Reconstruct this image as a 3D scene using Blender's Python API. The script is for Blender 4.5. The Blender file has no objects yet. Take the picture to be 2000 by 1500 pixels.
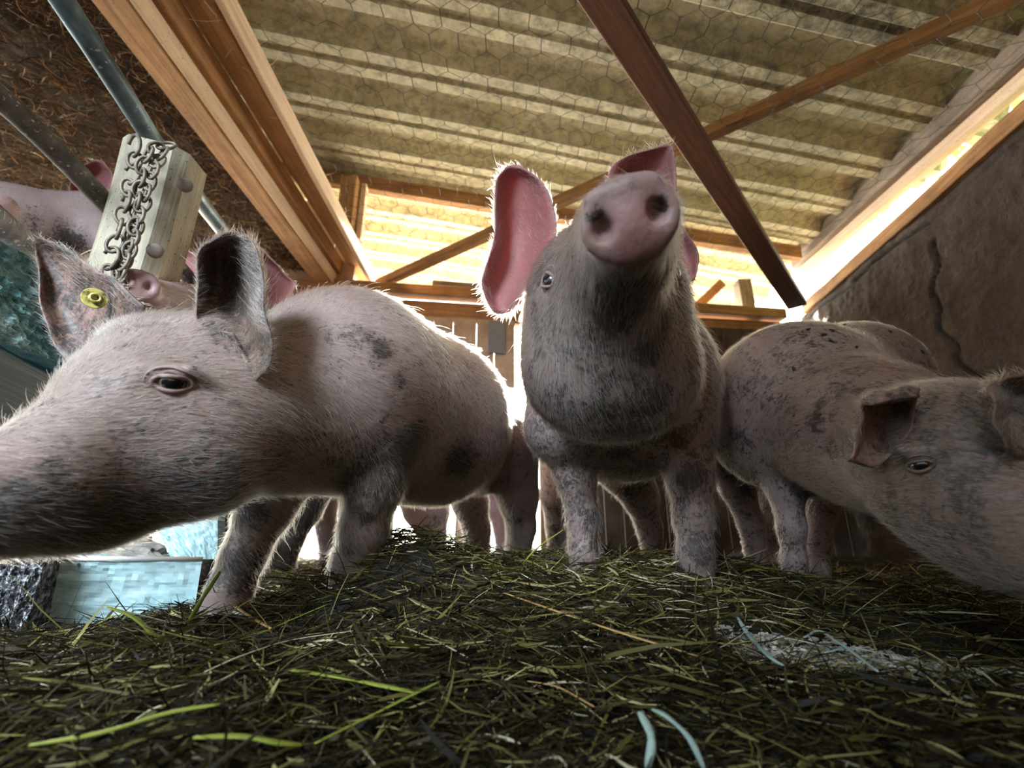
import bpy, bmesh, math, random
import numpy as np
from mathutils import Vector, Matrix, noise
from mathutils.bvhtree import BVHTree
S = bpy.context.scene
COL = S.collection
rng = np.random.default_rng(7)
random.seed(7)

# ------------------------------------------------------------------ camera, sky, sun, exposure
PITCH = math.radians(17.0)
CAMZ = 0.15
cd = bpy.data.cameras.new('camera')
cam = bpy.data.objects.new('camera', cd)
COL.objects.link(cam)
cam.location = (0, 0, CAMZ)
cam.rotation_euler = (math.pi / 2 + PITCH, 0, 0)
cd.sensor_width = 36.0
cd.lens = 16.2
cd.clip_start = 0.02
cd.dof.use_dof = True
cd.dof.focus_distance = 0.75
cd.dof.aperture_fstop = 3.8
S.camera = cam
S.view_settings.view_transform = 'Standard'
S.view_settings.look = 'None'
S.view_settings.gamma = 1.0
S.view_settings.use_curve_mapping = False
S.view_settings.exposure = 0.58
S.cycles.max_bounces = 8
S.cycles.transparent_max_bounces = 8
S.cycles.sample_clamp_indirect = 6.0

world = bpy.data.worlds.new('sky')
S.world = world
world.use_nodes = True
wn, wl = world.node_tree.nodes, world.node_tree.links
wn.clear()
w_out = wn.new('ShaderNodeOutputWorld')
w_bg = wn.new('ShaderNodeBackground')
w_tc = wn.new('ShaderNodeTexCoord')
w_sep = wn.new('ShaderNodeSeparateXYZ')
w_ramp = wn.new('ShaderNodeValToRGB')
w_map = wn.new('ShaderNodeMapRange')
w_map.inputs[1].default_value = -1
w_map.inputs[2].default_value = 1
wl.new(w_tc.outputs['Generated'], w_sep.inputs[0])
wl.new(w_sep.outputs['Y'], w_map.inputs[0])
wl.new(w_map.outputs[0], w_ramp.inputs[0])
SKY_BACK = (12.0, 11.2, 9.6, 1)      # bright haze around the low sun
SKY_FRONT = (0.38, 0.54, 0.68, 1)   # open cool sky behind the photographer
w_ramp.color_ramp.elements[0].position = 0.50
w_ramp.color_ramp.elements[0].color = SKY_FRONT
w_ramp.color_ramp.elements[1].position = 0.93
w_ramp.color_ramp.elements[1].color = SKY_BACK
wl.new(w_ramp.outputs[0], w_bg.inputs[0])
w_bg.inputs[1].default_value = 1.5
wl.new(w_bg.outputs[0], w_out.inputs[0])

def sun(name, frm, energy, color, angle):
    l = bpy.data.lights.new(name, 'SUN')
    l.energy = energy
    l.color = color
    l.angle = math.radians(angle)
    o = bpy.data.objects.new(name, l)
    COL.objects.link(o)
    o.rotation_euler = Vector(frm).to_track_quat('Z', 'Y').to_euler()
    return o
sun('sun', (0.125, 0.96, 0.30), 22.0, (1.0, 0.93, 0.80), 1.2)

# area lamp added to key the left pig, standing in for front-left daylight
al = bpy.data.lights.new('left_pig_key', 'AREA')
al.shape = 'RECTANGLE'; al.size = 1.1; al.size_y = 0.8
al.energy = 13.0; al.spread = math.radians(50); al.color = (0.74, 0.87, 1.0)
ao = bpy.data.objects.new('left_pig_key', al)
COL.objects.link(ao)
ao.location = (-1.25, -1.3, 1.35)
ao.rotation_euler = (Vector((-1.25, -1.3, 1.35)) - Vector((-0.72, 0.75, 0.48))).to_track_quat('Z', 'Y').to_euler()

# ------------------------------------------------------------------ helpers
F = 900.0
CP, SP = math.cos(PITCH), math.sin(PITCH)
def W(u, v, d):
    """a point d metres deep seen in direction (u, v) of the photograph"""
    X = (u - 1000.0) / F * d
    U = (750.0 - v) / F * d
    return np.array((X, d * CP - U * SP, CAMZ + d * SP + U * CP))
def R(px, d):
    return px / F * d

def tag(o, label=None, cat=None, group=None, kind=None):
    if label: o['label'] = label
    if cat: o['category'] = cat
    if group: o['group'] = group
    if kind: o['kind'] = kind
    return o

def mesh_obj(name, verts, faces, mat, parent=None, smooth=False):
    me = bpy.data.meshes.new(name)
    me.from_pydata([tuple(map(float, v)) for v in verts], [], [tuple(map(int, f)) for f in faces])
    me.update()
    o = bpy.data.objects.new(name, me)
    COL.objects.link(o)
    if mat: me.materials.append(mat)
    if parent: o.parent = parent
    if smooth:
        me.shade_smooth()
    return o

def empty(name, loc):
    o = bpy.data.objects.new(name, None)
    COL.objects.link(o)
    o.location = [float(c) for c in loc]
    return o

def bm_obj(name, bm, mat, parent=None, smooth=False):
    me = bpy.data.meshes.new(name)
    bm.to_mesh(me)
    bm.free()
    o = bpy.data.objects.new(name, me)
    COL.objects.link(o)
    if mat: me.materials.append(mat)
    if parent: o.parent = parent
    if smooth: me.shade_smooth()
    return o

def rebase(o, origin):
    """move an object's origin without moving its geometry"""
    origin = Vector([float(c) for c in origin])
    o.data.transform(Matrix.Translation(-origin))
    o.location = origin
    return o

def beam(name, p0, p1, w, h, mat, up=(0, 0, 1), parent=None, bevel=0.004, segs=10, warp=0.002, origin=True):
    """sawn timber from p0 to p1 (centre line), w across, h along 'up'"""
    p0 = Vector([float(c) for c in p0]); p1 = Vector([float(c) for c in p1])
    d = (p1 - p0)
    L = d.length
    d.normalize()
    upv = Vector(up)
    side = d.cross(upv).normalized()
    upv = side.cross(d).normalized()
    bm = bmesh.new()
    rings = []
    b = bevel
    prof = [(-w/2+b, -h/2), (w/2-b, -h/2), (w/2, -h/2+b), (w/2, h/2-b), (w/2-b, h/2), (-w/2+b, h/2), (-w/2, h/2-b), (-w/2, -h/2+b)]
    seed = random.random() * 100
    for i in range(segs + 1):
        t = i / segs
        off = side * (noise.noise(Vector((seed, t * L * 3, 0))) * warp) + upv * (noise.noise(Vector((seed + 9, t * L * 3, 0))) * warp)
        ring = []
        for j, (a, c) in enumerate(prof):
            q = p0 + d * (L * t) + side * a + upv * c + off
            ring.append(bm.verts.new(q))
        rings.append(ring)
    for i in range(segs):
        for j in range(8):
            k = (j + 1) % 8
            bm.faces.new((rings[i][j], rings[i][k], rings[i+1][k], rings[i+1][j]))
    bm.faces.new(rings[0][::-1])
    bm.faces.new(rings[-1])
    bmesh.ops.recalc_face_normals(bm, faces=bm.faces)
    # grain coordinate (along, across, up) stored as a vector attribute
    lay = bm.verts.layers.float_vector.new('grain')
    for v in bm.verts:
        r = v.co - p0
        v[lay] = Vector((r.dot(d), r.dot(side) + seed, r.dot(upv)))
    o = bm_obj(name, bm, mat, parent)
    if origin and parent is None:
        rebase(o, (p0 + p1) / 2)
    return o

def tube_geo(path, rad, seg=10, closed=False, rough=0.0):
    """verts, faces of a tube along path (list of 3-vectors)"""
    P = np.array([np.asarray(p, float) for p in path])
    n = len(P)
    if closed:
        T = np.roll(P, -1, 0) - np.roll(P, 1, 0)
    else:
        T = np.gradient(P, axis=0)
    T /= np.linalg.norm(T, axis=1)[:, None] + 1e-12
    ref = np.array((0.0, 0, 1.0))
    if abs(T[0] @ ref) > 0.9: ref = np.array((1.0, 0, 0))
    N = np.cross(T[0], ref); N /= np.linalg.norm(N)
    rads = rad if hasattr(rad, '__len__') else [rad] * n
    V, Fc = [], []
    for i in range(n):
        N = N - T[i] * (N @ T[i]); N /= np.linalg.norm(N) + 1e-12
        B = np.cross(T[i], N)
        for j in range(seg):
            a = 2 * math.pi * j / seg
            rr = rads[i]
            if rough: rr *= 1 + rough * noise.noise(Vector((P[i][0] * 40 + math.cos(a) * 2, P[i][1] * 40 + math.sin(a) * 2, P[i][2] * 40)))
            V.append(P[i] + (N * math.cos(a) + B * math.sin(a)) * rr)
    m = n if closed else n - 1
    for i in range(m):
        i2 = (i + 1) % n
        for j in range(seg):
            k = (j + 1) % seg
            Fc.append((i * seg + j, i * seg + k, i2 * seg + k, i2 * seg + j))
    if not closed:
        Fc.append(tuple(range(seg))[::-1])
        Fc.append(tuple((n - 1) * seg + j for j in range(seg)))
    return V, Fc

class Geo:
    def __init__(s): s.V, s.F = [], []
    def add(s, V, Fc):
        o = len(s.V)
        s.V.extend(V)
        s.F.extend([tuple(i + o for i in f) for f in Fc])
    def box(s, c, x, y, z):
        """centre and three half-axis vectors"""
        c, x, y, z = (np.asarray(a, float) for a in (c, x, y, z))
        V = [c + sx * x + sy * y + sz * z for sx in (-1, 1) for sy in (-1, 1) for sz in (-1, 1)]
        s.add(V, [(0, 1, 3, 2), (4, 6, 7, 5), (0, 4, 5, 1), (2, 3, 7, 6), (0, 2, 6, 4), (1, 5, 7, 3)])

# ------------------------------------------------------------------ materials
def mat(name):
    m = bpy.data.materials.new(name)
    m.use_nodes = True
    nt = m.node_tree
    return m, nt, nt.nodes['Principled BSDF']
def N(nt, t, **kw):
    n = nt.nodes.new(t)
    for k, v in kw.items():
        setattr(n, k, v)
    return n
def noise_tex(nt, scale, detail=6, rough=0.6, vec=None, dist=0.0):
    n = N(nt, 'ShaderNodeTexNoise')
    n.inputs['Scale'].default_value = scale
    n.inputs['Detail'].default_value = detail
    n.inputs['Roughness'].default_value = rough
    n.inputs['Distortion'].default_value = dist
    if vec is not None: nt.links.new(vec, n.inputs['Vector'])
    return n
def ramp(nt, src, stops):
    r = N(nt, 'ShaderNodeValToRGB')
    e = r.color_ramp.elements
    while len(e) > len(stops): e.remove(e[-1])
    while len(e) < len(stops): e.new(0.5)
    for i, (p, c) in enumerate(stops):
        e[i].position = p
        e[i].color = (*c, 1) if len(c) == 3 else c
    nt.links.new(src, r.inputs[0])
    return r
def mixc(nt, fac, a, b, mode='MIX'):
    m = N(nt, 'ShaderNodeMix', data_type='RGBA', blend_type=mode)
    for sock, val in ((m.inputs['Factor'], fac), (m.inputs['A'], a), (m.inputs['B'], b)):
        pass
    ins = {'f': m.inputs[0], 'a': m.inputs[6], 'b': m.inputs[7]}
    for k, val in (('f', fac), ('a', a), ('b', b)):
        if isinstance(val, (int, float)): ins[k].default_value = val
        elif isinstance(val, tuple): ins[k].default_value = (*val, 1) if len(val) == 3 else val
        else: nt.links.new(val, ins[k])
    return m.outputs[2]
def math_n(nt, op, a, b=None, clamp=False):
    m = N(nt, 'ShaderNodeMath', operation=op, use_clamp=clamp)
    for i, val in enumerate((a, b)):
        if val is None: continue
        if isinstance(val, (int, float)): m.inputs[i].default_value = val
        else: nt.links.new(val, m.inputs[i])
    return m.outputs[0]
def bump(nt, bsdf, src, strength=0.3, dist=0.01):
    b = N(nt, 'ShaderNodeBump')
    b.inputs['Strength'].default_value = strength
    b.inputs['Distance'].default_value = dist
    nt.links.new(src, b.inputs['Height'])
    nt.links.new(b.outputs[0], bsdf.inputs['Normal'])
def attr(nt, name):
    return N(nt, 'ShaderNodeAttribute', attribute_name=name)
def world_pos(nt):
    return N(nt, 'ShaderNodeNewGeometry').outputs['Position']

def wood_mat(name, dark, mid, light, spots=0.5, rough=0.75):
    m, nt, b = mat(name)
    g = attr(nt, 'grain').outputs['Vector']
    mp = N(nt, 'ShaderNodeMapping')
    mp.inputs['Scale'].default_value = (2.0, 45, 45)
    nt.links.new(g, mp.inputs[0])
    n1 = noise_tex(nt, 1.0, 8, 0.65, mp.outputs[0], 1.2)
    c = ramp(nt, n1.outputs[0], [(0.25, dark), (0.5, mid), (0.75, light)])
    n2 = noise_tex(nt, 5.0, 6, 0.7, g)
    c2 = mixc(nt, math_n(nt, 'MULTIPLY', ramp(nt, n2.outputs[0], [(0.45, (0, 0, 0)), (0.7, (1, 1, 1))]).outputs[0], spots), c.outputs[0], tuple(x * 0.45 for x in dark))
    n3 = noise_tex(nt, 160.0, 2, 0.5, g)
    c3 = mixc(nt, ramp(nt, n3.outputs[0], [(0.66, (0, 0, 0)), (0.74, (1, 1, 1))]).outputs[0], c2, (0.03, 0.018, 0.01))
    nt.links.new(c3, b.inputs['Base Color'])
    b.inputs['Roughness'].default_value = rough
    bump(nt, b, n1.outputs[0], 0.35, 0.004)
    return m
M_wood = wood_mat('old_pine', (0.17, 0.075, 0.025), (0.38, 0.185, 0.065), (0.56, 0.31, 0.125))
M_wood_light = wood_mat('fresh_pine', (0.55, 0.37, 0.23), (0.76, 0.56, 0.38), (0.86, 0.68, 0.50), 0.15)
M_wood_brown = wood_mat('brown_lath', (0.07, 0.03, 0.018), (0.15, 0.062, 0.036), (0.25, 0.115, 0.065), 0.3)
M_wood_grey = wood_mat('grey_timber', (0.10, 0.08, 0.065), (0.24, 0.19, 0.15), (0.38, 0.31, 0.24), 0.6)
M_wood_pale = wood_mat('limed_post', (0.17, 0.145, 0.095), (0.31, 0.27, 0.185), (0.45, 0.40, 0.29), 0.6)
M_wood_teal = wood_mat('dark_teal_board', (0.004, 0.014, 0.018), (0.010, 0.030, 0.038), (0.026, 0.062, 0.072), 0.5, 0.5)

def simple(name, stops, scale=8, rough=0.8, bstr=0.4, bdist=0.01, detail=8, metal=0, speck=None, vec=None):
    m, nt, b = mat(name)
    n = noise_tex(nt, scale, detail, 0.65, vec(nt) if vec else world_pos(nt))
    c = ramp(nt, n.outputs[0], stops).outputs[0]
    if speck:
        n2 = noise_tex(nt, speck[0], 3, 0.5, world_pos(nt))
        c = mixc(nt, ramp(nt, n2.outputs[0], [(speck[1], (0, 0, 0)), (speck[1] + 0.06, (1, 1, 1))]).outputs[0], c, speck[2])
    nt.links.new(c, b.inputs['Base Color'])
    b.inputs['Roughness'].default_value = rough
    b.inputs['Metallic'].default_value = metal
    bump(nt, b, n.outputs[0], bstr, bdist)
    return m
M_pipe = simple('galvanised_pipe', [(0.3, (0.03, 0.04, 0.045)), (0.55, (0.10, 0.15, 0.17)), (0.75, (0.26, 0.33, 0.35))], 14, 0.45, 0.4, 0.003, metal=0.4, speck=(90, 0.66, (0.4, 0.42, 0.40)))
M_rustpipe = simple('grimy_pipe', [(0.3, (0.035, 0.028, 0.025)), (0.55, (0.13, 0.11, 0.10)), (0.75, (0.30, 0.27, 0.24))], 22, 0.6, 0.6, 0.004, metal=0.2, speck=(110, 0.62, (0.42, 0.40, 0.36)))
M_chain = simple('old_chain', [(0.35, (0.05, 0.04, 0.03)), (0.6, (0.19, 0.15, 0.11))], 60, 0.6, 0.4, 0.002, metal=0.25)
M_wire = simple('wire', [(0.4, (0.012, 0.011, 0.009)), (0.75, (0.07, 0.06, 0.05))], 20, 0.7, 0.1, 0.001)
M_concrete = simple('teal_render', [(0.3, (0.08, 0.20, 0.22)), (0.5, (0.24, 0.48, 0.50)), (0.7, (0.55, 0.76, 0.76))], 16, 0.8, 1.0, 0.03)
M_aggregate = simple('exposed_aggregate', [(0.4, (0.03, 0.03, 0.035)), (0.5, (0.16, 0.16, 0.17)), (0.62, (0.50, 0.52, 0.54))], 110, 0.8, 1.0, 0.012, detail=3)
M_trough = simple('pale_blue_sheet', [(0.25, (0.16, 0.26, 0.27)), (0.42, (0.42, 0.66, 0.68)), (0.6, (0.58, 0.82, 0.84))], 9, 0.45, 0.15, 0.004, speck=(60, 0.70, (0.05, 0.05, 0.04)))
M_rubble = simple('broken_stone', [(0.3, (0.10, 0.08, 0.06)), (0.6, (0.36, 0.33, 0.29))], 18, 0.85, 0.8, 0.02)
M_soil = simple('trodden_muck', [(0.3, (0.010, 0.009, 0.007)), (0.55, (0.035, 0.028, 0.018)), (0.75, (0.085, 0.065, 0.04))], 24, 0.8, 1.0, 0.03)
M_yard = simple('yard_ground', [(0.3, (0.55, 0.50, 0.40)), (0.6, (0.74, 0.69, 0.57))], 4, 0.9, 0.3, 0.02)
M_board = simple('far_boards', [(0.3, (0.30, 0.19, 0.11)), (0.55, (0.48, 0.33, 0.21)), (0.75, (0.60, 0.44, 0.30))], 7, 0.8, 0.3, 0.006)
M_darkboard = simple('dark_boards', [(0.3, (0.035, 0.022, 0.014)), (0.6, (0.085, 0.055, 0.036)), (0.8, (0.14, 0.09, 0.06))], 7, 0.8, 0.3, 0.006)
M_haybed = simple('loft_base', [(0.3, (0.012, 0.007, 0.004)), (0.6, (0.05, 0.028, 0.012))], 30, 0.9, 1.0, 0.03)
M_greypanel = simple('grey_panel', [(0.3, (0.16, 0.15, 0.15)), (0.6, (0.22, 0.21, 0.21))], 6, 0.7, 0.1, 0.002)
M_white = simple('whitewashed', [(0.3, (0.66, 0.66, 0.62)), (0.6, (0.82, 0.82, 0.78))], 8, 0.7, 0.2, 0.003)
M_tag = simple('yellow_plastic', [(0.4, (0.10, 0.09, 0.03)), (0.55, (0.62, 0.56, 0.16))], 90, 0.4, 0.2, 0.001)

def roof_mat():
    m, nt, b = mat('fibre_cement')
    p = world_pos(nt)
    n1 = noise_tex(nt, 3.0, 8, 0.7, p)
    n2 = noise_tex(nt, 22.0, 8, 0.75, p)
    c = ramp(nt, n1.outputs[0], [(0.3, (0.58, 0.52, 0.33)), (0.5, (0.74, 0.69, 0.48)), (0.7, (0.84, 0.80, 0.61))]).outputs[0]
    c = mixc(nt, math_n(nt, 'MULTIPLY', ramp(nt, n2.outputs[0], [(0.46, (0, 0, 0)), (0.62, (1, 1, 1))]).outputs[0], 0.6), c, (0.17, 0.155, 0.10))
    # heavier soot and lichen in the low parts of the sheets and towards the near right corner
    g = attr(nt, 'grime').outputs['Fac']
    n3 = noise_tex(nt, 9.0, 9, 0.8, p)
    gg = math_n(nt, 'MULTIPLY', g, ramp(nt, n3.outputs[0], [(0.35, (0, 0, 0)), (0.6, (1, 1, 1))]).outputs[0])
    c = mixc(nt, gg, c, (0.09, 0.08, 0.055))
    nt.links.new(c, b.inputs['Base Color'])
    b.inputs['Roughness'].default_value = 0.85
    bump(nt, b, n2.outputs[0], 0.3, 0.004)
    return m
M_roof = roof_mat()

def wall_mat():
    m, nt, b = mat('rough_plaster')
    p = world_pos(nt)
    n1 = noise_tex(nt, 2.2, 8, 0.65, p)
    n2 = noise_tex(nt, 26, 8, 0.7, p)
    c = ramp(nt, n1.outputs[0], [(0.3, (0.07, 0.045, 0.036)), (0.5, (0.12, 0.083, 0.068)), (0.7, (0.20, 0.145, 0.12))]).outputs[0]
    c = mixc(nt, math_n(nt, 'MULTIPLY', ramp(nt, n2.outputs[0], [(0.5, (0, 0, 0)), (0.7, (1, 1, 1))]).outputs[0], 0.55), c, (0.055, 0.035, 0.028))
    k = attr(nt, 'crack').outputs['Fac']
    c = mixc(nt, k, c, (0.012, 0.01, 0.012))
    nt.links.new(c, b.inputs['Base Color'])
    b.inputs['Roughness'].default_value = 0.8
    bump(nt, b, n2.outputs[0], 1.0, 0.045)
    return m
M_wall = wall_mat()

def strand_mat(name, stops, rough=0.6, trans=0.25):
    m, nt, b = mat(name)
    a = attr(nt, 'tone').outputs['Fac']
    c = ramp(nt, a, stops).outputs[0]
    nt.links.new(c, b.inputs['Base Color'])
    b.inputs['Roughness'].default_value = rough
    b.inputs['Specular IOR Level'].default_value = 0.22
    if trans:
        t = N(nt, 'ShaderNodeBsdfTranslucent')
        nt.links.new(c, t.inputs['Color'])
        mx = N(nt, 'ShaderNodeMixShader')
        mx.inputs[0].default_value = trans
        nt.links.new(b.outputs[0], mx.inputs[1])
        nt.links.new(t.outputs[0], mx.inputs[2])
        nt.links.new(mx.outputs[0], nt.nodes['Material Output'].inputs[0])
    return m
M_hay = strand_mat('green_hay', [(0.0, (0.005, 0.004, 0.003)), (0.32, (0.028, 0.019, 0.008)), (0.58, (0.085, 0.068, 0.020)), (0.78, (0.21, 0.185, 0.048)), (0.92, (0.46, 0.38, 0.16)), (1.0, (0.75, 0.70, 0.50))])
M_loft = strand_mat('brown_straw', [(0.0, (0.025, 0.014, 0.007)), (0.45, (0.11, 0.055, 0.022)), (0.82, (0.38, 0.20, 0.075)), (1.0, (0.75, 0.52, 0.26))])
M_leaf = strand_mat('sunlit_leaves', [(0.0, (0.12, 0.22, 0.03)), (0.5, (0.34, 0.48, 0.08)), (1.0, (0.62, 0.70, 0.25))], 0.5, 0.5)
M_stalk_gold = strand_mat('golden_straw', [(0, (0.50, 0.30, 0.11)), (1, (0.66, 0.42, 0.17))], 0.5, 0.15)
M_stalk_green = strand_mat('green_blade', [(0, (0.22, 0.27, 0.035)), (1, (0.40, 0.45, 0.08))], 0.5, 0.25)
M_stalk_pale = strand_mat('pale_straw', [(0, (0.44, 0.38, 0.24)), (1, (0.66, 0.60, 0.42))], 0.5, 0.2)
M_stalk_cyan = strand_mat('bleached_blade', [(0, (0.30, 0.42, 0.38)), (1, (0.50, 0.66, 0.60))], 0.4, 0.2)

def skin_mat():
    m, nt, b = mat('pig_skin')
    p = world_pos(nt)
    n1 = noise_tex(nt, 6, 5, 0.6, p)
    base = ramp(nt, n1.outputs[0], [(0.3, (0.26, 0.175, 0.165)), (0.5, (0.34, 0.25, 0.24)), (0.7, (0.42, 0.33, 0.315))]).outputs[0]
    pk = attr(nt, 'pink').outputs['Fac']
    base = mixc(nt, pk, base, (0.30, 0.09, 0.085))
    tn = attr(nt, 'tan').outputs['Fac']
    n4 = noise_tex(nt, 30, 6, 0.7, p)
    tf = math_n(nt, 'MULTIPLY', tn, ramp(nt, n4.outputs[0], [(0.3, (0.35, 0.35, 0.35)), (0.6, (1, 1, 1))]).outputs[0])
    base = mixc(nt, tf, base, (0.15, 0.095, 0.06))
    mud = attr(nt, 'mud').outputs['Fac']
    # streaky dirt: stretched noise compared with the amount of dirt
    n2 = noise_tex(nt, 24, 9, 0.78, p, 0.6)
    n3 = noise_tex(nt, 150, 4, 0.7, p)
    s = math_n(nt, 'ADD', math_n(nt, 'MULTIPLY', n2.outputs[0], 0.6), math_n(nt, 'MULTIPLY', n3.outputs[0], 0.4))
    t = math_n(nt, 'ADD', s, math_n(nt, 'MULTIPLY', mud, 0.26))
    f = ramp(nt, t, [(0.61, (0, 0, 0)), (0.69, (1, 1, 1))]).outputs[0]
    c = mixc(nt, math_n(nt, 'MULTIPLY', mud, 0.55), base, (0.16, 0.105, 0.075))
    c = mixc(nt, math_n(nt, 'MULTIPLY', f, 0.92), c, (0.030, 0.022, 0.018))
    # fine specks
    vo = N(nt, 'ShaderNodeTexVoronoi')
    vo.inputs['Scale'].default_value = 75
    nt.links.new(p, vo.inputs['Vector'])
    sp = math_n(nt, 'MULTIPLY', ramp(nt, vo.outputs['Distance'], [(0.10, (1, 1, 1)), (0.2, (0, 0, 0))]).outputs[0], ramp(nt, n1.outputs[0], [(0.5, (0, 0, 0)), (0.62, (1, 1, 1))]).outputs[0])
    c = mixc(nt, math_n(nt, 'MULTIPLY', sp, 0.75), c, (0.06, 0.04, 0.03))
    nt.links.new(c, b.inputs['Base Color'])
    b.inputs['Roughness'].default_value = 0.55
    b.inputs['Subsurface Weight'].default_value = 0.12
    b.inputs['Subsurface Radius'].default_value = (0.9, 0.35, 0.2)
    b.inputs['Subsurface Scale'].default_value = 0.02
    n5 = noise_tex(nt, 90, 6, 0.6, p)
    bump(nt, b, n5.outputs[0], 0.35, 0.004)
    return m
M_skin = skin_mat()
def hair_mat():
    m, nt, b = mat('pale_bristle')
    a = attr(nt, 'dirt').outputs['Fac']
    c = mixc(nt, a, (0.46, 0.385, 0.31), (0.04, 0.028, 0.02))
    nt.nodes.remove(b)
    h = N(nt, 'ShaderNodeBsdfHairPrincipled')
    h.parametrization = 'COLOR'
    h.inputs['Roughness'].default_value = 0.4
    nt.links.new(c, h.inputs['Color'])
    nt.links.new(h.outputs[0], nt.nodes['Material Output'].inputs[0])
    return m
M_hair = hair_mat()
def eye_mat():
    m, nt, b = mat('eyeball')
    tc = N(nt, 'ShaderNodeTexCoord')
    ln = N(nt, 'ShaderNodeVectorMath', operation='NORMALIZE')
    nt.links.new(tc.outputs['Object'], ln.inputs[0])
    sx = N(nt, 'ShaderNodeSeparateXYZ')
    nt.links.new(ln.outputs[0], sx.inputs[0])
    c = ramp(nt, sx.outputs['Z'], [(0.0, (0.70, 0.62, 0.58)), (0.50, (0.66, 0.58, 0.54)), (0.56, (0.05, 0.035, 0.03)), (0.74, (0.10, 0.065, 0.045)), (0.80, (0.004, 0.004, 0.005)), (1.0, (0.004, 0.004, 0.005))]).outputs[0]
    nt.links.new(c, b.inputs['Base Color'])
    b.inputs['Roughness'].default_value = 0.06
    b.inputs['Coat Weight'].default_value = 1.0
    b.inputs['Coat Roughness'].default_value = 0.02
    return m
M_eye = eye_mat()
# ------------------------------------------------------------------ implicit-surface modelling for the pigs
def cap(p0, r0, p1, r1, k=0.03):
    return ('cap', np.array(p0, float), float(r0), np.array(p1, float), float(r1), k)
def ell(c, rad, axes=None, k=0.03):
    A = np.eye(3) if axes is None else np.array(axes, float)
    return ('ell', np.array(c, float), np.array(rad, float), A, k)
def sub(prim):
    return ('sub', prim)
def prim_d(pr, P):
    if pr[0] == 'cap':
        _, a, r0, b, r1, _k = pr
        ba = b - a
        h = np.clip(((P - a) @ ba) / (ba @ ba + 1e-12), 0, 1)
        q = P - a - h[..., None] * ba
        return np.sqrt((q * q).sum(-1)) - (r0 + (r1 - r0) * h)
    _, c, rad, A, _k = pr
    q = (P - c) @ A.T
    k0 = np.sqrt(((q / rad) ** 2).sum(-1))
    k1 = np.sqrt(((q / (rad * rad)) ** 2).sum(-1)) + 1e-9
    return k0 * (k0 - 1.0) / k1
def prim_box(pr):
    if pr[0] == 'cap':
        a, r0, b, r1 = pr[1:5]
        return np.minimum(a - r0, b - r1), np.maximum(a + r0, b + r1)
    c, rad = pr[1:3]
    r = rad.max()
    return c - r, c + r
def combine(d, pd, pr, subtract):
    k = pr[-1]
    if subtract:
        h = np.clip(0.5 - 0.5 * (d + pd) / k, 0, 1)
        return d + (-pd - d) * h + k * h * (1 - h)
    h = np.clip(0.5 + 0.5 * (d - pd) / k, 0, 1)
    return d + (pd - d) * h - k * h * (1 - h)
def field(prims, P):
    d = np.full(P.shape[:-1], 0.5)
    for pr in prims:
        s = pr[0] == 'sub'
        q = pr[1] if s else pr
        d = combine(d, prim_d(q, P), q, s)
    return d
def hit(prims, u, v, d0=0.2, d1=3.0):
    """first surface point along the line of sight (u, v), with its normal"""
    o = np.array((0, 0, CAMZ)); r = W(u, v, 1.0) - o
    t = d0
    for _ in range(300):
        s = float(field(prims, (o + r * t)[None])[0])
        if s < 4e-4: break
        t += max(s, 4e-4) * 0.6 / np.linalg.norm(r)
        if t > d1: return None, None
    p = o + r * t
    e = 0.003
    g = np.array([float(field(prims, (p + e * ax)[None])[0] - field(prims, (p - e * ax)[None])[0]) for ax in np.eye(3)])
    return p, g / (np.linalg.norm(g) + 1e-9)

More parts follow.
